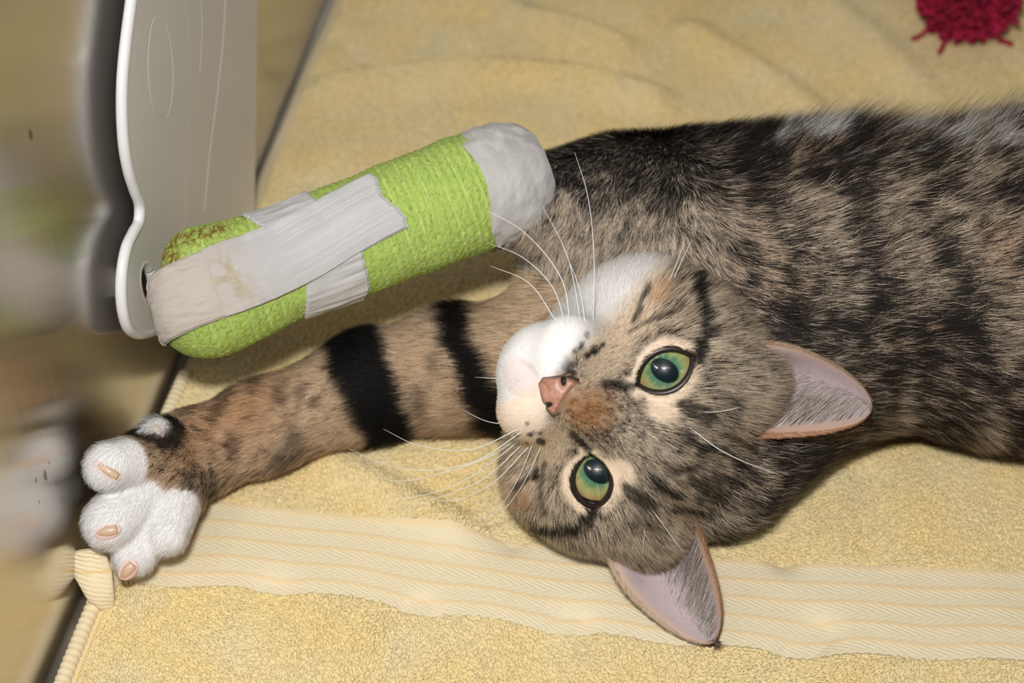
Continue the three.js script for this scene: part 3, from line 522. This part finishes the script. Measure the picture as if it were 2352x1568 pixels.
      const up = ((y - 0.056) - (z - 0.028)) * 0.707 / 0.05, len = (lerp(5.5, 9, sstep(0.02, 0.12, x)) + 3 * sstep(0.7, 1, up) * sstep(0.05, 0.13, x) + (r() < 0.25 ? 6 * sstep(0.6, 0.9, up) * sstep(0.05, 0.13, x) : 0)) * (0.65 + 0.6 * r()) * 1e-3;
      const col = torsoColor(x, y, z, rnd, n1, n2);
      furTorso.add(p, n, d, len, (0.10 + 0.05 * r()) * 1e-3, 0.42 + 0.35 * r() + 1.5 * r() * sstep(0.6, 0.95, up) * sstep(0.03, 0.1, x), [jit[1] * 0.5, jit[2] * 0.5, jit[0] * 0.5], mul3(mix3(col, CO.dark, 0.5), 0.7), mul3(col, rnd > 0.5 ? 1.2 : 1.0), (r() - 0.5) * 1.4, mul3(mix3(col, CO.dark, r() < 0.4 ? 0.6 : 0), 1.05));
    }
  }
  // ears: short nap on the outside and along the rims, long pale hairs inside from the inner edge
  for (const side of [-1, 1]) {
    const at = (t, v, back) => { const e = 0.01, p = HI(earPoint(side, t, v, back)), a = HI(earPoint(side, Math.min(1, t + e), v, back)), b = HI(earPoint(side, t, Math.min(1, v + e), back)), q = HI(earPoint(side, Math.max(0, t - e), v, back)), s = HI(earPoint(side, t, Math.max(0, v - e), back));
      const du = [a[0] - q[0], a[1] - q[1], a[2] - q[2]], dv = [b[0] - s[0], b[1] - s[1], b[2] - s[2]]; let n = unit([du[1] * dv[2] - du[2] * dv[1], du[2] * dv[0] - du[0] * dv[2], du[0] * dv[1] - du[1] * dv[0]]); const z = dot3(n, HZ); if ((z < 0) !== back) n = n.map((k) => -k); return { p, n, du: unit(du), dv: unit(dv) }; };
    for (let i = 0; i < 17000; i++) {
      const mode = i % 5, t = 0.05 + 0.94 * Math.sqrt(r()), rnd = r(); let v = r();
      if (mode < 2) {                                                       // outside nap
        const { p, n, du } = at(1 - t, v, true); const c = agouti(rnd, r(), 0.55, 0.12); furHead.add(p, n, tangent([du[0] + (r() - 0.5) * 0.5, du[1] + (r() - 0.5) * 0.5, du[2] + (r() - 0.5) * 0.5], n), (2.5 + 1.5 * r() + (t < 0.22 && side > 0 ? 3.5 * r() : 0)) * 1e-3, 0.00014, 0.3, [0, 0, 0], mul3(c, 0.8), c, (r() - 0.5));
      } else if (mode === 2) {                                              // rims
        const inner = r() < 0.5; v = inner ? 1 - 0.06 * r() : 0.06 * r(); const { p, n, du, dv } = at(1 - t, v, false), s = inner ? 1 : -1; const c = mix3(inner ? CO.orange : CO.tan, CO.mid, r());
        furHead.add(p, n, tangent([du[0] + s * dv[0] * 0.8 + (r() - 0.5) * 0.6, du[1] + s * dv[1] * 0.8 + (r() - 0.5) * 0.6, du[2] + s * dv[2] * 0.8 + (r() - 0.5) * 0.6], n), (1.3 + 1.2 * r()) * 1e-3, 0.00013, 0.4, [0, 0, 0], mul3(c, 0.9), c, (r() - 0.5));
      } else if (mode === 3) {                                              // fine down inside
        const { p, n, du, dv } = at(0.04 + 0.78 * (1 - t), 0.10 + 0.84 * v, false); const c = mix3(srgb(190, 170, 166), CO.grey, r());
        furHead.add(p, n, tangent([du[0] - dv[0] * 0.4 + (r() - 0.5) * 0.6, du[1] - dv[1] * 0.4 + (r() - 0.5) * 0.6, du[2] - dv[2] * 0.4 + (r() - 0.5) * 0.6], n), (1.5 + 2 * r()) * 1e-3, 0.00009, 0.25, [0, 0, 0], c, c, (r() - 0.5));
      } else {                                                              // long hairs that cross the hollow
        const tt = 0.04 + 0.62 * r(), vv = 0.28 + 0.68 * Math.sqrt(r()) * (1 - tt * 0.25); const { p, n, du, dv } = at(tt, vv, false); const dark = r() < 0.45 * (1 - tt), c = dark ? mix3(CO.dark, CO.mid, r()) : mix3(srgb(176, 162, 158), CO.white, r() * r());
        furHead.add(p, n, tangent([du[0] * 0.9 - dv[0] * 0.75 + (r() - 0.5) * 0.5, du[1] * 0.9 - dv[1] * 0.75 + (r() - 0.5) * 0.5, du[2] * 0.9 - dv[2] * 0.75 + (r() - 0.5) * 0.5], n), (5 + 6 * r()) * (1 - 0.55 * tt) * clamp(vv * 1.35, 0.4, 1) * 1e-3, 0.00013, 0.5, [n[0] * 0.1, n[1] * 0.1, n[2] * 0.1], c, c, (r() - 0.5));
      }
    }
  }
  console.log('fur', furHead.n, furArm.n, furTorso.n);
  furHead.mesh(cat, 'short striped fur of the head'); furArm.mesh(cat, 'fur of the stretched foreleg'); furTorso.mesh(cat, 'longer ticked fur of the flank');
}

// eyes: ball with iris and slit-shaped pupil, wet surface, dark lids round it
const eyeMat = phys({ vertexColors: true, roughness: 0.35, clearcoat: 1, clearcoatRoughness: 0.015, ior: 1.4 });
const lidMat = phys({ color: new THREE.Color(...srgb(38, 26, 22)), roughness: 0.45, clearcoat: 0.4, clearcoatRoughness: 0.3 });
for (const e of eyes) {
  const c = HI(e.c), gaze = V3(camera.position.x - c[0], camera.position.y - c[1], camera.position.z - c[2]).normalize();
  const upW = V3(...headDir(0, 1, 0)); upW.addScaledVector(gaze, -upW.dot(gaze)).normalize(); const sideW = V3().crossVectors(upW, gaze);
  const P = [], C = [], I = [], NR = 120, NS = 96, r = rng(9 + e.s), streak = Array.from({ length: NS }, () => r());
  for (let i = 0; i <= NR; i++) for (let k = 0; k <= NS; k++) {
    const th = (i / NR) * 1.9, a = (k / NS) * 2 * Math.PI, st = Math.sin(th), bulge = 1 + 0.045 * Math.exp(-((th / 0.5) ** 2)), ca = Math.cos(a), sa = Math.sin(a);
    const R = EYE_R * 1e-3 * bulge; P.push(...[0, 1, 2].map((q) => (sideW.getComponent(q) * st * ca + upW.getComponent(q) * st * sa + gaze.getComponent(q) * Math.cos(th)) * R));
    const mx = st * ca * EYE_R, my = st * sa * EYE_R, pup = Math.hypot(mx / 3.1, my / 4.4), ir = Math.hypot(mx, my) / 8.7, nn = noise(ca * 9 + 20, sa * 9 + 20, ir * 4), s2 = streak[k % NS];
    let col = mix3(srgb(84, 134, 106), srgb(160, 168, 110), sstep(0.40, 0.70, ir + (nn - 0.5) * 0.25)); col = mix3(col, srgb(190, 158, 108), sstep(0.72, 0.98, ir + (nn - 0.5) * 0.3 + (s2 - 0.5) * 0.1));
    col = mul3(col, 0.9 + 0.2 * s2); col = mix3(srgb(10, 30, 34), col, sstep(0.94, 1.1, pup)); col = mix3(col, srgb(46, 34, 28), sstep(0.97, 1.02, ir)); col = mix3(col, srgb(150, 150, 165), sstep(1.06, 1.1, ir)); C.push(...col);
  }
  for (let i = 0; i < NR; i++) for (let k = 0; k < NS; k++) { const a = i * (NS + 1) + k, b = a + NS + 1; I.push(a, b, b + 1, a, b + 1, a + 1); }
  const ball = part('eye', geo(P, I, C), eyeMat, cat); ball.position.set(...c);
  ball.userData.label = e.s < 0 ? 'green eye nearer the throat, upper in view' : 'green eye nearer the towel, lower in view';
  const ring = [], M = 48;
  for (let i = 0; i < M; i++) {
    const up = i < M / 2, q = up ? i / (M / 2) : (i - M / 2) / (M / 2), a = LID * Math.cos(q * Math.PI) * (up ? 1 : -1), b = up ? lidUp(a) : -lidDown(a);
    const rr = EYE_R + 0.75, cc = Math.sqrt(Math.max(4, rr * rr - a * a - b * b)); ring.push(headDir(...[0, 1, 2].map((k) => (e.a[k] * a + e.u[k] * b + e.f[k] * cc) * 1e-3)));
  }
  ring.push(ring[0], ring[1]);
  part('eyelid', tube(ring, 0.0012, 8), lidMat, ball);
}
// nose leather with two nostrils
{
  const half = (v) => lerp(6.6, 1.1, Math.pow(v, 1.7)) + 0.7 * Math.sin(v * Math.PI), yOf = (u, v) => lerp(-17.6, -28.0, v) - 1.1 * (1 - v) * (1 - Math.abs(2 * u - 1) ** 2) * 0.6;
  const nostril = (X, yy) => { const a = Math.abs(X) - 4.3, b = yy + 22.4, q = (a * 0.62 + b * 0.78) , w = (-a * 0.78 + b * 0.62); return Math.exp(-((q / 0.95) ** 2) - ((w / 1.9) ** 2)); };
  const g = sheet((u, v) => {
    const yy = yOf(u, v), X = (2 * u - 1) * half(v), a = Math.abs(2 * u - 1);
    const edge = Math.min(1, Math.min(v, 1 - v) * 6) * Math.min(1, (1 - a) * 4), groove = Math.exp(-((X / 0.5) ** 2)) * sstep(0.45, 0.8, v);
    return HI([X, yy, 41.9 - 0.036 * X * X + 1.6 * edge - 1.6 * sstep(0.25, 0, v) - 2.2 * sstep(0.5, 1, v) - 1.1 * nostril(X, yy) - 0.7 * groove]);
  }, 64, 64, (u, v) => {
    const yy = yOf(u, v), X = (2 * u - 1) * half(v), a = Math.abs(2 * u - 1);
    const rim = Math.max(sstep(0.72, 0.95, a), sstep(0.10, 0.02, v) * 0.8, sstep(0.93, 1, v) * 0.9), n = noise(u * 14, v * 14, 3);
    return mix3(mix3(srgb(204, 154, 132), srgb(176, 122, 102), n), srgb(26, 20, 19), Math.max(sstep(0.3, 0.6, nostril(X, yy)), rim * 0.92, 0.75 * sstep(0.55, 0.9, a) * sstep(0.45, 0.75, v)));
  });
  part('nose', g, phys({ vertexColors: true, roughness: 0.5, clearcoat: 0.25, clearcoatRoughness: 0.35 }), cat, 'brick pink nose with dark rim');
}
// claws in their sheaths
const clawMat = phys({ color: new THREE.Color(...srgb(244, 214, 184)), roughness: 0.3, clearcoat: 0.6, clearcoatRoughness: 0.2, transmission: 0.25, thickness: 0 });
const sheathMat = std({ color: new THREE.Color(...srgb(242, 206, 200)), roughness: 0.7 });
for (const [a, b, r0, label] of [
  [[-0.1185, 0.0468, 0.1042], [-0.1256, 0.0508, 0.1018], 0.0014, 'claw of the topmost toe'],
  [[-0.1188, 0.0350, 0.1148], [-0.1262, 0.0340, 0.1160], 0.0017, 'claw of the middle toe'],
  [[-0.1150, 0.0238, 0.1192], [-0.1196, 0.0192, 0.1218], 0.0018, 'claw of the lowest toe'],
  [[-0.1116, 0.0424, 0.0800], [-0.1086, 0.0418, 0.0840], 0.0013, 'dewclaw in its white tuft']]) {
  const A = V3(...a), B = V3(...b), d = V3().subVectors(B, A), len = d.length(); d.normalize();
  const out = V3(camera.position.x - a[0], camera.position.y - a[1], camera.position.z - a[2]).normalize(); out.addScaledVector(d, -out.dot(d)).normalize();
  const pts = []; for (let i = 0; i <= 12; i++) { const t = i / 12; pts.push(A.clone().addScaledVector(d, len * t).addScaledVector(out, 0.0007 * Math.sin(t * Math.PI) - 0.0012 * t * t)); }
  const claw = part('claw', tube(pts, (t) => r0 * Math.pow(Math.sin(Math.PI * (0.22 + 0.78 * t)), 0.8) * (1 - 0.35 * t) + 0.00012, 12), clawMat, cat, label);
  const M = new THREE.Matrix4().makeBasis(d, V3().crossVectors(out, d), out), g = new THREE.SphereGeometry(1, 24, 16); g.scale(len * 0.56, r0 * 1.5, r0 * 0.85); g.applyMatrix4(M); const c = A.clone().addScaledVector(d, len * 0.42).addScaledVector(out, -0.0006); g.translate(c.x, c.y, c.z);
  part('claw_sheath', g, sheathMat, claw);
}
// whiskers: root on the pad, a bend on the way, tip
const whiskerMat = std({ color: new THREE.Color(0.86, 0.86, 0.86), roughness: 0.35 });
for (const p of [
  [[0.0198, 0.0926, 0.0838], [0.0179, 0.1014, 0.0775], [0.0156, 0.1088, 0.0726], [0.0086, 0.1197, 0.0642]],
  [[0.0168, 0.0944, 0.0875], [0.0143, 0.1029, 0.0773], [0.0030, 0.1119, 0.0666], [-0.0083, 0.1155, 0.0613]],
  [[0.0155, 0.0944, 0.0884], [0.0118, 0.1003, 0.0782], [0.0030, 0.1044, 0.0697], [-0.0071, 0.1053, 0.0645]],
  [[0.0239, 0.0865, 0.0785], [0.0241, 0.1011, 0.0679], [0.0221, 0.1164, 0.0565], [0.0182, 0.1272, 0.0497]],
  [[0.0133, 0.0939, 0.0870], [0.0049, 0.0997, 0.0757], [-0.0065, 0.1006, 0.0692]],
  [[0.0213, 0.0919, 0.0849], [0.0194, 0.0995, 0.0773], [0.0144, 0.1084, 0.0684]],
  [[0.0467, 0.0901, 0.0655], [0.0494, 0.0990, 0.0637], [0.0505, 0.1064, 0.0633]],
  [[0.0481, 0.0898, 0.0642], [0.0508, 0.0986, 0.0632], [0.0528, 0.1060, 0.0638]],
  [[0.0020, 0.0704, 0.1063], [-0.0124, 0.0587, 0.1039], [-0.0284, 0.0522, 0.0963], [-0.0396, 0.0482, 0.0862]],
  [[0.0030, 0.0694, 0.1063], [-0.0111, 0.0567, 0.1069], [-0.0282, 0.0484, 0.1031], [-0.0407, 0.0438, 0.0956], [-0.0508, 0.0402, 0.0871]],
  [[0.0021, 0.0519, 0.0931], [-0.0074, 0.0453, 0.0952], [-0.0208, 0.0397, 0.0965], [-0.0344, 0.0354, 0.0963], [-0.0427, 0.0340, 0.0934]],
  [[0.0025, 0.0523, 0.0943], [-0.0115, 0.0401, 0.0977], [-0.0237, 0.0316, 0.0975], [-0.0403, 0.0249, 0.0954]],
  [[0.0032, 0.0521, 0.0959], [-0.0088, 0.0397, 0.0991], [-0.0237, 0.0304, 0.0991], [-0.0328, 0.0227, 0.0975]],
  [[0.0051, 0.0549, 0.0993], [-0.0061, 0.0409, 0.1019], [-0.0183, 0.0310, 0.1005], [-0.0267, 0.0258, 0.0944]],
  [[0.0063, 0.0594, 0.1016], [0.0018, 0.0443, 0.1031], [-0.0035, 0.0313, 0.1025], [-0.0117, 0.0200, 0.1002]],
  [[0.0089, 0.0607, 0.1033], [0.0038, 0.0450, 0.1045], [-0.0021, 0.0314, 0.1034], [-0.0104, 0.0210, 0.0992]],
  [[0.0086, 0.0587, 0.1028], [0.0032, 0.0385, 0.1024], [-0.0049, 0.0215, 0.0988]],
  [[0.0014, 0.0720, 0.1061], [-0.0072, 0.0631, 0.0967], [-0.0154, 0.0561, 0.0853]],
  [[-0.0014, 0.0781, 0.0936], [-0.0072, 0.0724, 0.0877], [-0.0113, 0.0667, 0.0819]],
  [[0.0506, 0.0700, 0.1042], [0.0600, 0.0655, 0.1096], [0.0688, 0.0629, 0.1131], [0.0775, 0.0611, 0.1157]],
  [[0.0513, 0.0722, 0.1011], [0.0603, 0.0713, 0.1003], [0.0668, 0.0713, 0.0985]],
  [[0.0390, 0.0494, 0.1150], [0.0460, 0.0387, 0.1178], [0.0517, 0.0292, 0.1194]],
  [[0.0358, 0.0516, 0.1143], [0.0394, 0.0414, 0.1158], [0.0394, 0.0292, 0.1194]]]) part('whisker', tube(curve(p, 22), (t) => 0.00015 * (1 - t) ** 0.6 + 0.00003, 5), whiskerMat, cat);

// ---------- the bandage on the upper foreleg ----------
const bandage = thing('leg_bandage', 'lime green bandage with white tape strips wrapped round the cat\'s raised foreleg', 'bandage');
{
  const P0 = V3(-0.1007, 0.0726, 0.0547), P1 = V3(0.0085, 0.0882, 0.0090), T = V3().subVectors(P1, P0).normalize();
  const e1 = V3().subVectors(camera.position, P0).normalize(); e1.addScaledVector(T, -e1.dot(T)).normalize(); const e2 = V3().crossVectors(e1, T).multiplyScalar(1); if (e2.y < 0) e2.negate();   // e1 faces the opening of the cage, e2 the upper far side
  const END = -0.0088, LEN = 0.1205, PAD = 0.0975;
  const radius = (s) => {                                               // blunt paw end, a slight waist, tapered padding at the shoulder
    let r = 0.0186 + 0.0012 * Math.exp(-(((s - 0.004) / 0.016) ** 2)) - 0.0009 * Math.exp(-(((s - 0.03) / 0.012) ** 2)) + 0.0004 * Math.sin(s * 90);
    const q = clamp((s - END) / 0.017); r *= Math.pow(1 - (1 - q) ** 2.6, 1 / 2.6);
    const p = clamp((s - 0.100) / (LEN - 0.100)); return r * Math.sqrt(Math.max(0.0, 1 - 0.62 * p ** 3)) ;
  };
  const B = (s, f, off) => {
    const n = fbm(s * 130 + 5, Math.cos(f) * 2.2, Math.sin(f) * 2.2, 2) - 0.5, knob = 0.0012 * Math.exp(-(((s - 0.006) / 0.012) ** 2) - (((f - 1.35) / 0.5) ** 2));
    const R = radius(s) + 0.0011 * n * clamp((s - END) / 0.01) + knob + off * clamp((s - END) / 0.002 + 0.3), skew = 0.10 * (s < 0.02 ? (0.02 - s) : 0);
    const q = P0.clone().addScaledVector(T, s + skew * Math.sin(f)).addScaledVector(e1, Math.cos(f) * R).addScaledVector(e2, Math.sin(f) * R); return [q.x, q.y, q.z];
  };
  const crink = (s, f) => { const a = s * 1000, b = f * 18.5; return (noise(a * 1.15, b * 1.9, 3) - 0.5) * 0.00034 + (noise(a * 2.6, b * 3.6, 8) - 0.5) * 0.00028 + 0.00014 * Math.sin(a * 2 * Math.PI / 2.4 + 2.5 * noise(a * 0.3, b * 0.7, 1)); };
  const cloth = dataTex(256, 256, (u, v, x, y) => 0.5 + 0.22 * Math.sin(x * Math.PI / 2) * Math.sin(y * Math.PI / 2) + 0.3 * (hash3(x, y, 6) - 0.5), false, 60, 60);
  const stain = (s, f) => Math.max(Math.exp(-(((s - 0.010) / 0.009) ** 2) - (((f - 1.05) / 0.16) ** 2)), Math.exp(-(((s + 0.004) / 0.005) ** 2) - (((f - 0.75) / 0.28) ** 2)), 0.8 * Math.exp(-(((s + 0.001) / 0.006) ** 2) - (((f - 1.2) / 0.2) ** 2)));
  const thread = (s, f) => { const q = s * 1000 + 1.2 * Math.cos(f - 0.4) + 0.5 * noise(s * 300, f * 2, 2), t = q / 5.4; return Math.abs(t - Math.round(t)) * 5.4; };
  const green = sheet((u, v) => { const s = lerp(END, PAD + 0.004, Math.pow(u, 1.0)), f = (v * 2 - 1) * Math.PI, th = thread(s, f); return B(s, f, crink(s, f) * 1.0 - 0.00010 * Math.exp(-((th / 0.5) ** 2))); }, 330, 230, (u, v) => {
    const s = lerp(END, PAD + 0.004, u), f = (v * 2 - 1) * Math.PI, a = s * 1000, b = f * 18.5, n = noise(a * 1.7, b * 2.4, 5), m = fbm(a * 0.22, b * 0.3, 2, 2), k = noise(a * 3.4, b * 4.4, 12);
    let c = mix3(srgb(147, 177, 76), srgb(182, 203, 108), clamp(n * 0.7 + m * 0.4)); if (k > 0.83) c = mul3(c, 0.62);
    c = mix3(c, srgb(208, 232, 160), 0.5 * Math.exp(-((thread(s, f) / 0.16) ** 2)));
    const st = stain(s, f) * sstep(0.40, 0.58, fbm(a * 1.6, b * 1.6, 21, 3)); return mix3(c, srgb(122, 84, 22), clamp(st * 2.2) * 0.9);
  });
  part('green_wrap', green, std({ vertexColors: true, roughness: 0.85 }), bandage, 'crinkled lime green cohesive wrap');
  const white = srgb(252, 251, 250), wrinkle = (s, f, k) => (fbm(s * 260 + k, f * 5, 4, 3) - 0.5) * 0.0007;
  const tapeMat = std({ vertexColors: true, roughness: 0.9, bumpMap: cloth, bumpScale: 0.0002 });
  const padF = (f) => PAD + 0.0016 * Math.sin(f * 3 + 1) + 0.003 * sstep(0.85, 1.05, f) * sstep(2.2, 1.9, f) - 0.0012 * Math.cos(f);
  part('padding', sheet((u, v) => { const f = (v * 2 - 1) * Math.PI, s = lerp(padF(f), LEN, u); return B(s, f, 0.0005 + wrinkle(s, f, 3) * 2.2 + 0.00012 * Math.sin(s * 900 + 5 * noise(f * 2, s * 100, 1)) * sstep(0, 0.2, u)); }, 70, 200, (u, v) => mix3(white, srgb(232, 228, 224), fbm(u * 6, v * 20, 3, 2))), tapeMat, bandage, 'white cotton padding at the shoulder end');
  part('end_cap', sheet((u, v) => { const f = (v * 2 - 1) * Math.PI, p = B(LEN, f, 0.0004), c = P0.clone().addScaledVector(T, LEN - 0.001); return [lerp(p[0], c.x, u), lerp(p[1], c.y, u), lerp(p[2], c.z, u)]; }, 6, 100, () => white), tapeMat, bandage);
  // the tape round the leg, then the long strip over it and over the paw end
  const ring0 = (f) => 0.0375 - (Math.sin(f) > 0 ? 0.0125 : -0.006 + 0.012) * Math.abs(Math.sin(f)), ring1 = (f) => 0.0560 - (Math.sin(f) > 0 ? 0.0095 : 0.0035) * Math.abs(Math.sin(f)) + 0.0006 * Math.sin(f * 5);
  part('white_tape', sheet((u, v) => { const f = (v * 2 - 1) * Math.PI, s = lerp(ring0(f), ring1(f), u); return B(s, f, 0.00085 + wrinkle(s * 0.3, f * 3, 9) * 1.6 - (Math.min(u, 1 - u) < 0.02 ? 0.0006 : 0)); }, 60, 260, (u, v) => mix3(white, srgb(240, 238, 240), noise(u * 5, v * 30, 2))), tapeMat, bandage, 'white tape wound round the leg');
  const mid = (s) => lerp(0.11, 0.46, sstep(0.02, 0.075, s)), W = 0.0112;
  const strip = (u, v, off) => {
    const L = 0.0675 + 0.0011 * Math.sin(v * 9) + 0.0006 * noise(v * 40, 1, 1) - 0.004 * (v - 0.5), q = u * (L - END - 0.0175 + 0.027), across = (v - 0.5) * 2 * W * (1 + 0.008 * (noise(u * 60, v, 5) - 0.5));
    const s = L - q; if (s > END + 0.0175) { return B(s, mid(s) + across / radius(s), off); }
    // over the blunt end: the strip keeps its width while the surface under it turns in
    const sA = END + 0.0175, t = clamp((sA - s) / 0.0225, 0, 1.3), r0 = radius(sA), ax = r0 * Math.sin(across / r0), sMin = END + 0.017 * (1 - Math.pow(1 - Math.min(0.98, Math.abs(ax) / r0) ** 2.6, 1 / 2.6));
    const sd = t <= 1 ? sMin + (sA - sMin) * (1 - Math.sin(t * Math.PI / 2)) : sMin + (sA - sMin) * (1 - Math.cos((t - 1) * Math.PI / 2)), dd = Math.sqrt(Math.max(0, radius(sd) ** 2 - ax * ax)) * (t <= 1 ? 1 : -1), f0 = mid(0), lift = off + 0.0014 * Math.min(1, t);
    const n0 = Math.sin(Math.min(1, t) * Math.PI / 2), x1 = dd + lift * Math.sqrt(Math.max(0, 1 - n0 * n0));
    const q2 = P0.clone().addScaledVector(T, sd - lift * n0 + 0.10 * Math.max(0, 0.02 - sd) * clamp((x1 * Math.sin(f0) + ax * Math.cos(f0)) / r0, -1, 1)).addScaledVector(e1, x1 * Math.cos(f0) - ax * Math.sin(f0)).addScaledVector(e2, x1 * Math.sin(f0) + ax * Math.cos(f0)); return [q2.x, q2.y, q2.z];
  };
  const stripG = sheet((u, v) => strip(u, v, 0.00155 + (fbm(u * 9, v * 4, 6, 3) - 0.5) * 0.0007 + sstep(0.66, 0.8, u) * (fbm(u * 22 + v * 3, v * 14 - u * 6, 2, 3) - 0.5) * 0.0011 - (Math.min(v, 1 - v) < 0.015 || u < 0.006 ? 0.0008 : 0)), 190, 80, (u, v) => {
    const a = sstep(0.40, 0.75, u); let c = mix3(srgb(250, 250, 251), srgb(250, 238, 229), a); const y = Math.exp(-(((u - 0.62) / 0.055) ** 2) - (((v - 0.52) / 0.36) ** 2)) * sstep(0.4, 0.65, fbm(u * 26, v * 8, 4, 3)); return mix3(c, srgb(222, 200, 146), y * 0.75);
  });
  part('white_tape', stripG, tapeMat, bandage, 'long white tape strip running over the paw end');
}

// ---------- the plastic panel beside the wall ----------
{
  const panel = thing('plastic_panel', 'milky white plastic panel with a wavy rim and a round hole beside the steel wall', 'panel', cageAt(0.0048, 0, 0));
  panel.rotation.y = WALL_TURN + Math.PI / 2;                           // local x runs along the wall into the cage, local z out from the wall
  const pts = [[0.0965, 0.0062], [0.0500, 0.0240], [0.0048, 0.0393], [-0.0100, 0.0500], [-0.0185, 0.0580], [-0.0235, 0.0660], [-0.0238, 0.0760], [-0.0200, 0.0840], [-0.0130, 0.0890], [-0.0060, 0.0893], [-0.0005, 0.0890], [0.0025, 0.0930], [0.0010, 0.1010], [-0.0005, 0.1100], [0.0005, 0.1215], [0.0075, 0.1370], [0.0250, 0.1545], [0.0500, 0.1740], [0.0800, 0.1960], [0.1100, 0.2130]];
  const sh = new THREE.Shape(), c = new THREE.CatmullRomCurve3(pts.map((q) => V3(q[0], q[1], 0)), false, 'centripetal').getPoints(160);
  c.forEach((q, i) => (i ? sh.lineTo(q.x, q.y) : sh.moveTo(q.x, q.y)));
  sh.lineTo(0.150, 0.226); sh.quadraticCurveTo(0.182, 0.218, 0.178, 0.180); sh.lineTo(0.1337, 0.0815); sh.lineTo(0.103, 0.0145); sh.quadraticCurveTo(0.1005, 0.0055, 0.0965, 0.0062);
  const hole = new THREE.Path(); hole.absellipse(-0.0052, 0.0672, 0.0054, 0.0094, 0, Math.PI * 2, true, 0.25); sh.holes.push(hole);
  const g = new THREE.ExtrudeGeometry(sh, { depth: 0.0014, bevelEnabled: true, bevelThickness: 0.0007, bevelSize: 0.0006, bevelSegments: 4, curveSegments: 40 }); g.translate(0, 0, 0.0007);
  const m = phys({ color: new THREE.Color(0.80, 0.785, 0.785), roughness: 0.35, clearcoat: 0.2, clearcoatRoughness: 0.3 });
  part('plate', g, m, panel);
  const rimPts = c.map((q) => V3(q.x, q.y, 0.0014)); 
  part('rim', tube(rimPts, 0.0018, 12), phys({ color: new THREE.Color(0.88, 0.87, 0.88), roughness: 0.25, clearcoat: 0.4, clearcoatRoughness: 0.15 }), panel, 'thick glossy white rim');
  const hr = []; for (let i = 0; i <= 60; i++) { const a = (i / 60) * 2 * Math.PI, x = Math.cos(a) * 0.0054, y = Math.sin(a) * 0.0094; hr.push(V3(-0.0052 + x * Math.cos(0.25) - y * Math.sin(0.25), 0.0672 + x * Math.sin(0.25) + y * Math.cos(0.25), 0.0014)); }
  part('hole_rim', tube(hr, 0.0016, 10), m, panel);
  for (const [p, r] of [[[[0.030, 0.106], [0.024, 0.114], [0.023, 0.124], [0.027, 0.134], [0.035, 0.140], [0.043, 0.134], [0.045, 0.122], [0.041, 0.110], [0.034, 0.105], [0.030, 0.106]], 0.0006], [[[0.066, 0.098], [0.073, 0.108], [0.077, 0.120], [0.078, 0.132]], 0.0006], [[[0.050, 0.050], [0.064, 0.066], [0.080, 0.080], [0.096, 0.098], [0.106, 0.118], [0.112, 0.142], [0.118, 0.17]], 0.0007], [[[0.028, 0.050], [0.036, 0.070], [0.050, 0.090], [0.060, 0.112], [0.066, 0.135], [0.078, 0.165]], 0.0005]])
    part('raised_line', tube(curve(p.map((q) => [q[0], q[1], 0.00255]), 50), r * 0.62, 8), m, panel);
}
// ---------- the pompom in the far corner ----------
{
  const pom = thing('pompom', 'crimson yarn pompom lying on the towel behind the cat', 'pompom', [0.1954, 0.0245, -0.1878]), r = rng(404), gs = [];
  for (let i = 0; i < 1500; i++) {
    const z = 1 - 2 * (i + 0.5) / 1500, a = i * 2.39996 + r() * 0.4, q = Math.sqrt(1 - z * z), d = V3(q * Math.cos(a), z, q * Math.sin(a)), len = 0.0195 * (0.88 + 0.22 * r()), j = V3(r() - 0.5, r() - 0.5, r() - 0.5).multiplyScalar(0.0075);
    const end = d.clone().multiplyScalar(len).add(j); end.y = Math.max(end.y, -0.0195);
    const tint = mix3(srgb(150, 14, 52), srgb(186, 24, 72), r()); gs.push(tube([d.clone().multiplyScalar(0.003), d.clone().multiplyScalar(len * 0.55).addScaledVector(j, 0.2), end], (t) => 0.0011 * (0.8 + 0.3 * t), 5, tint));
  }
  const ym = std({ vertexColors: true, roughness: 0.95 });
  const y = part('yarn', mergeGeometries(gs), ym, pom); y.userData.kind = 'stuff';
  for (const p of [[[-0.015, -0.016, 0.004], [-0.019, -0.0185, 0.007], [-0.0225, -0.019, 0.0085]], [[-0.008, -0.015, 0.010], [-0.0105, -0.018, 0.0150], [-0.0125, -0.019, 0.0190]], [[0.012, -0.016, 0.008], [0.0165, -0.0185, 0.0105], [0.0205, -0.019, 0.0125]]]) part('yarn_end', tube(curve(p, 12), 0.0011, 6, srgb(170, 20, 60)), ym, pom);
}

renderer.render(scene, camera);
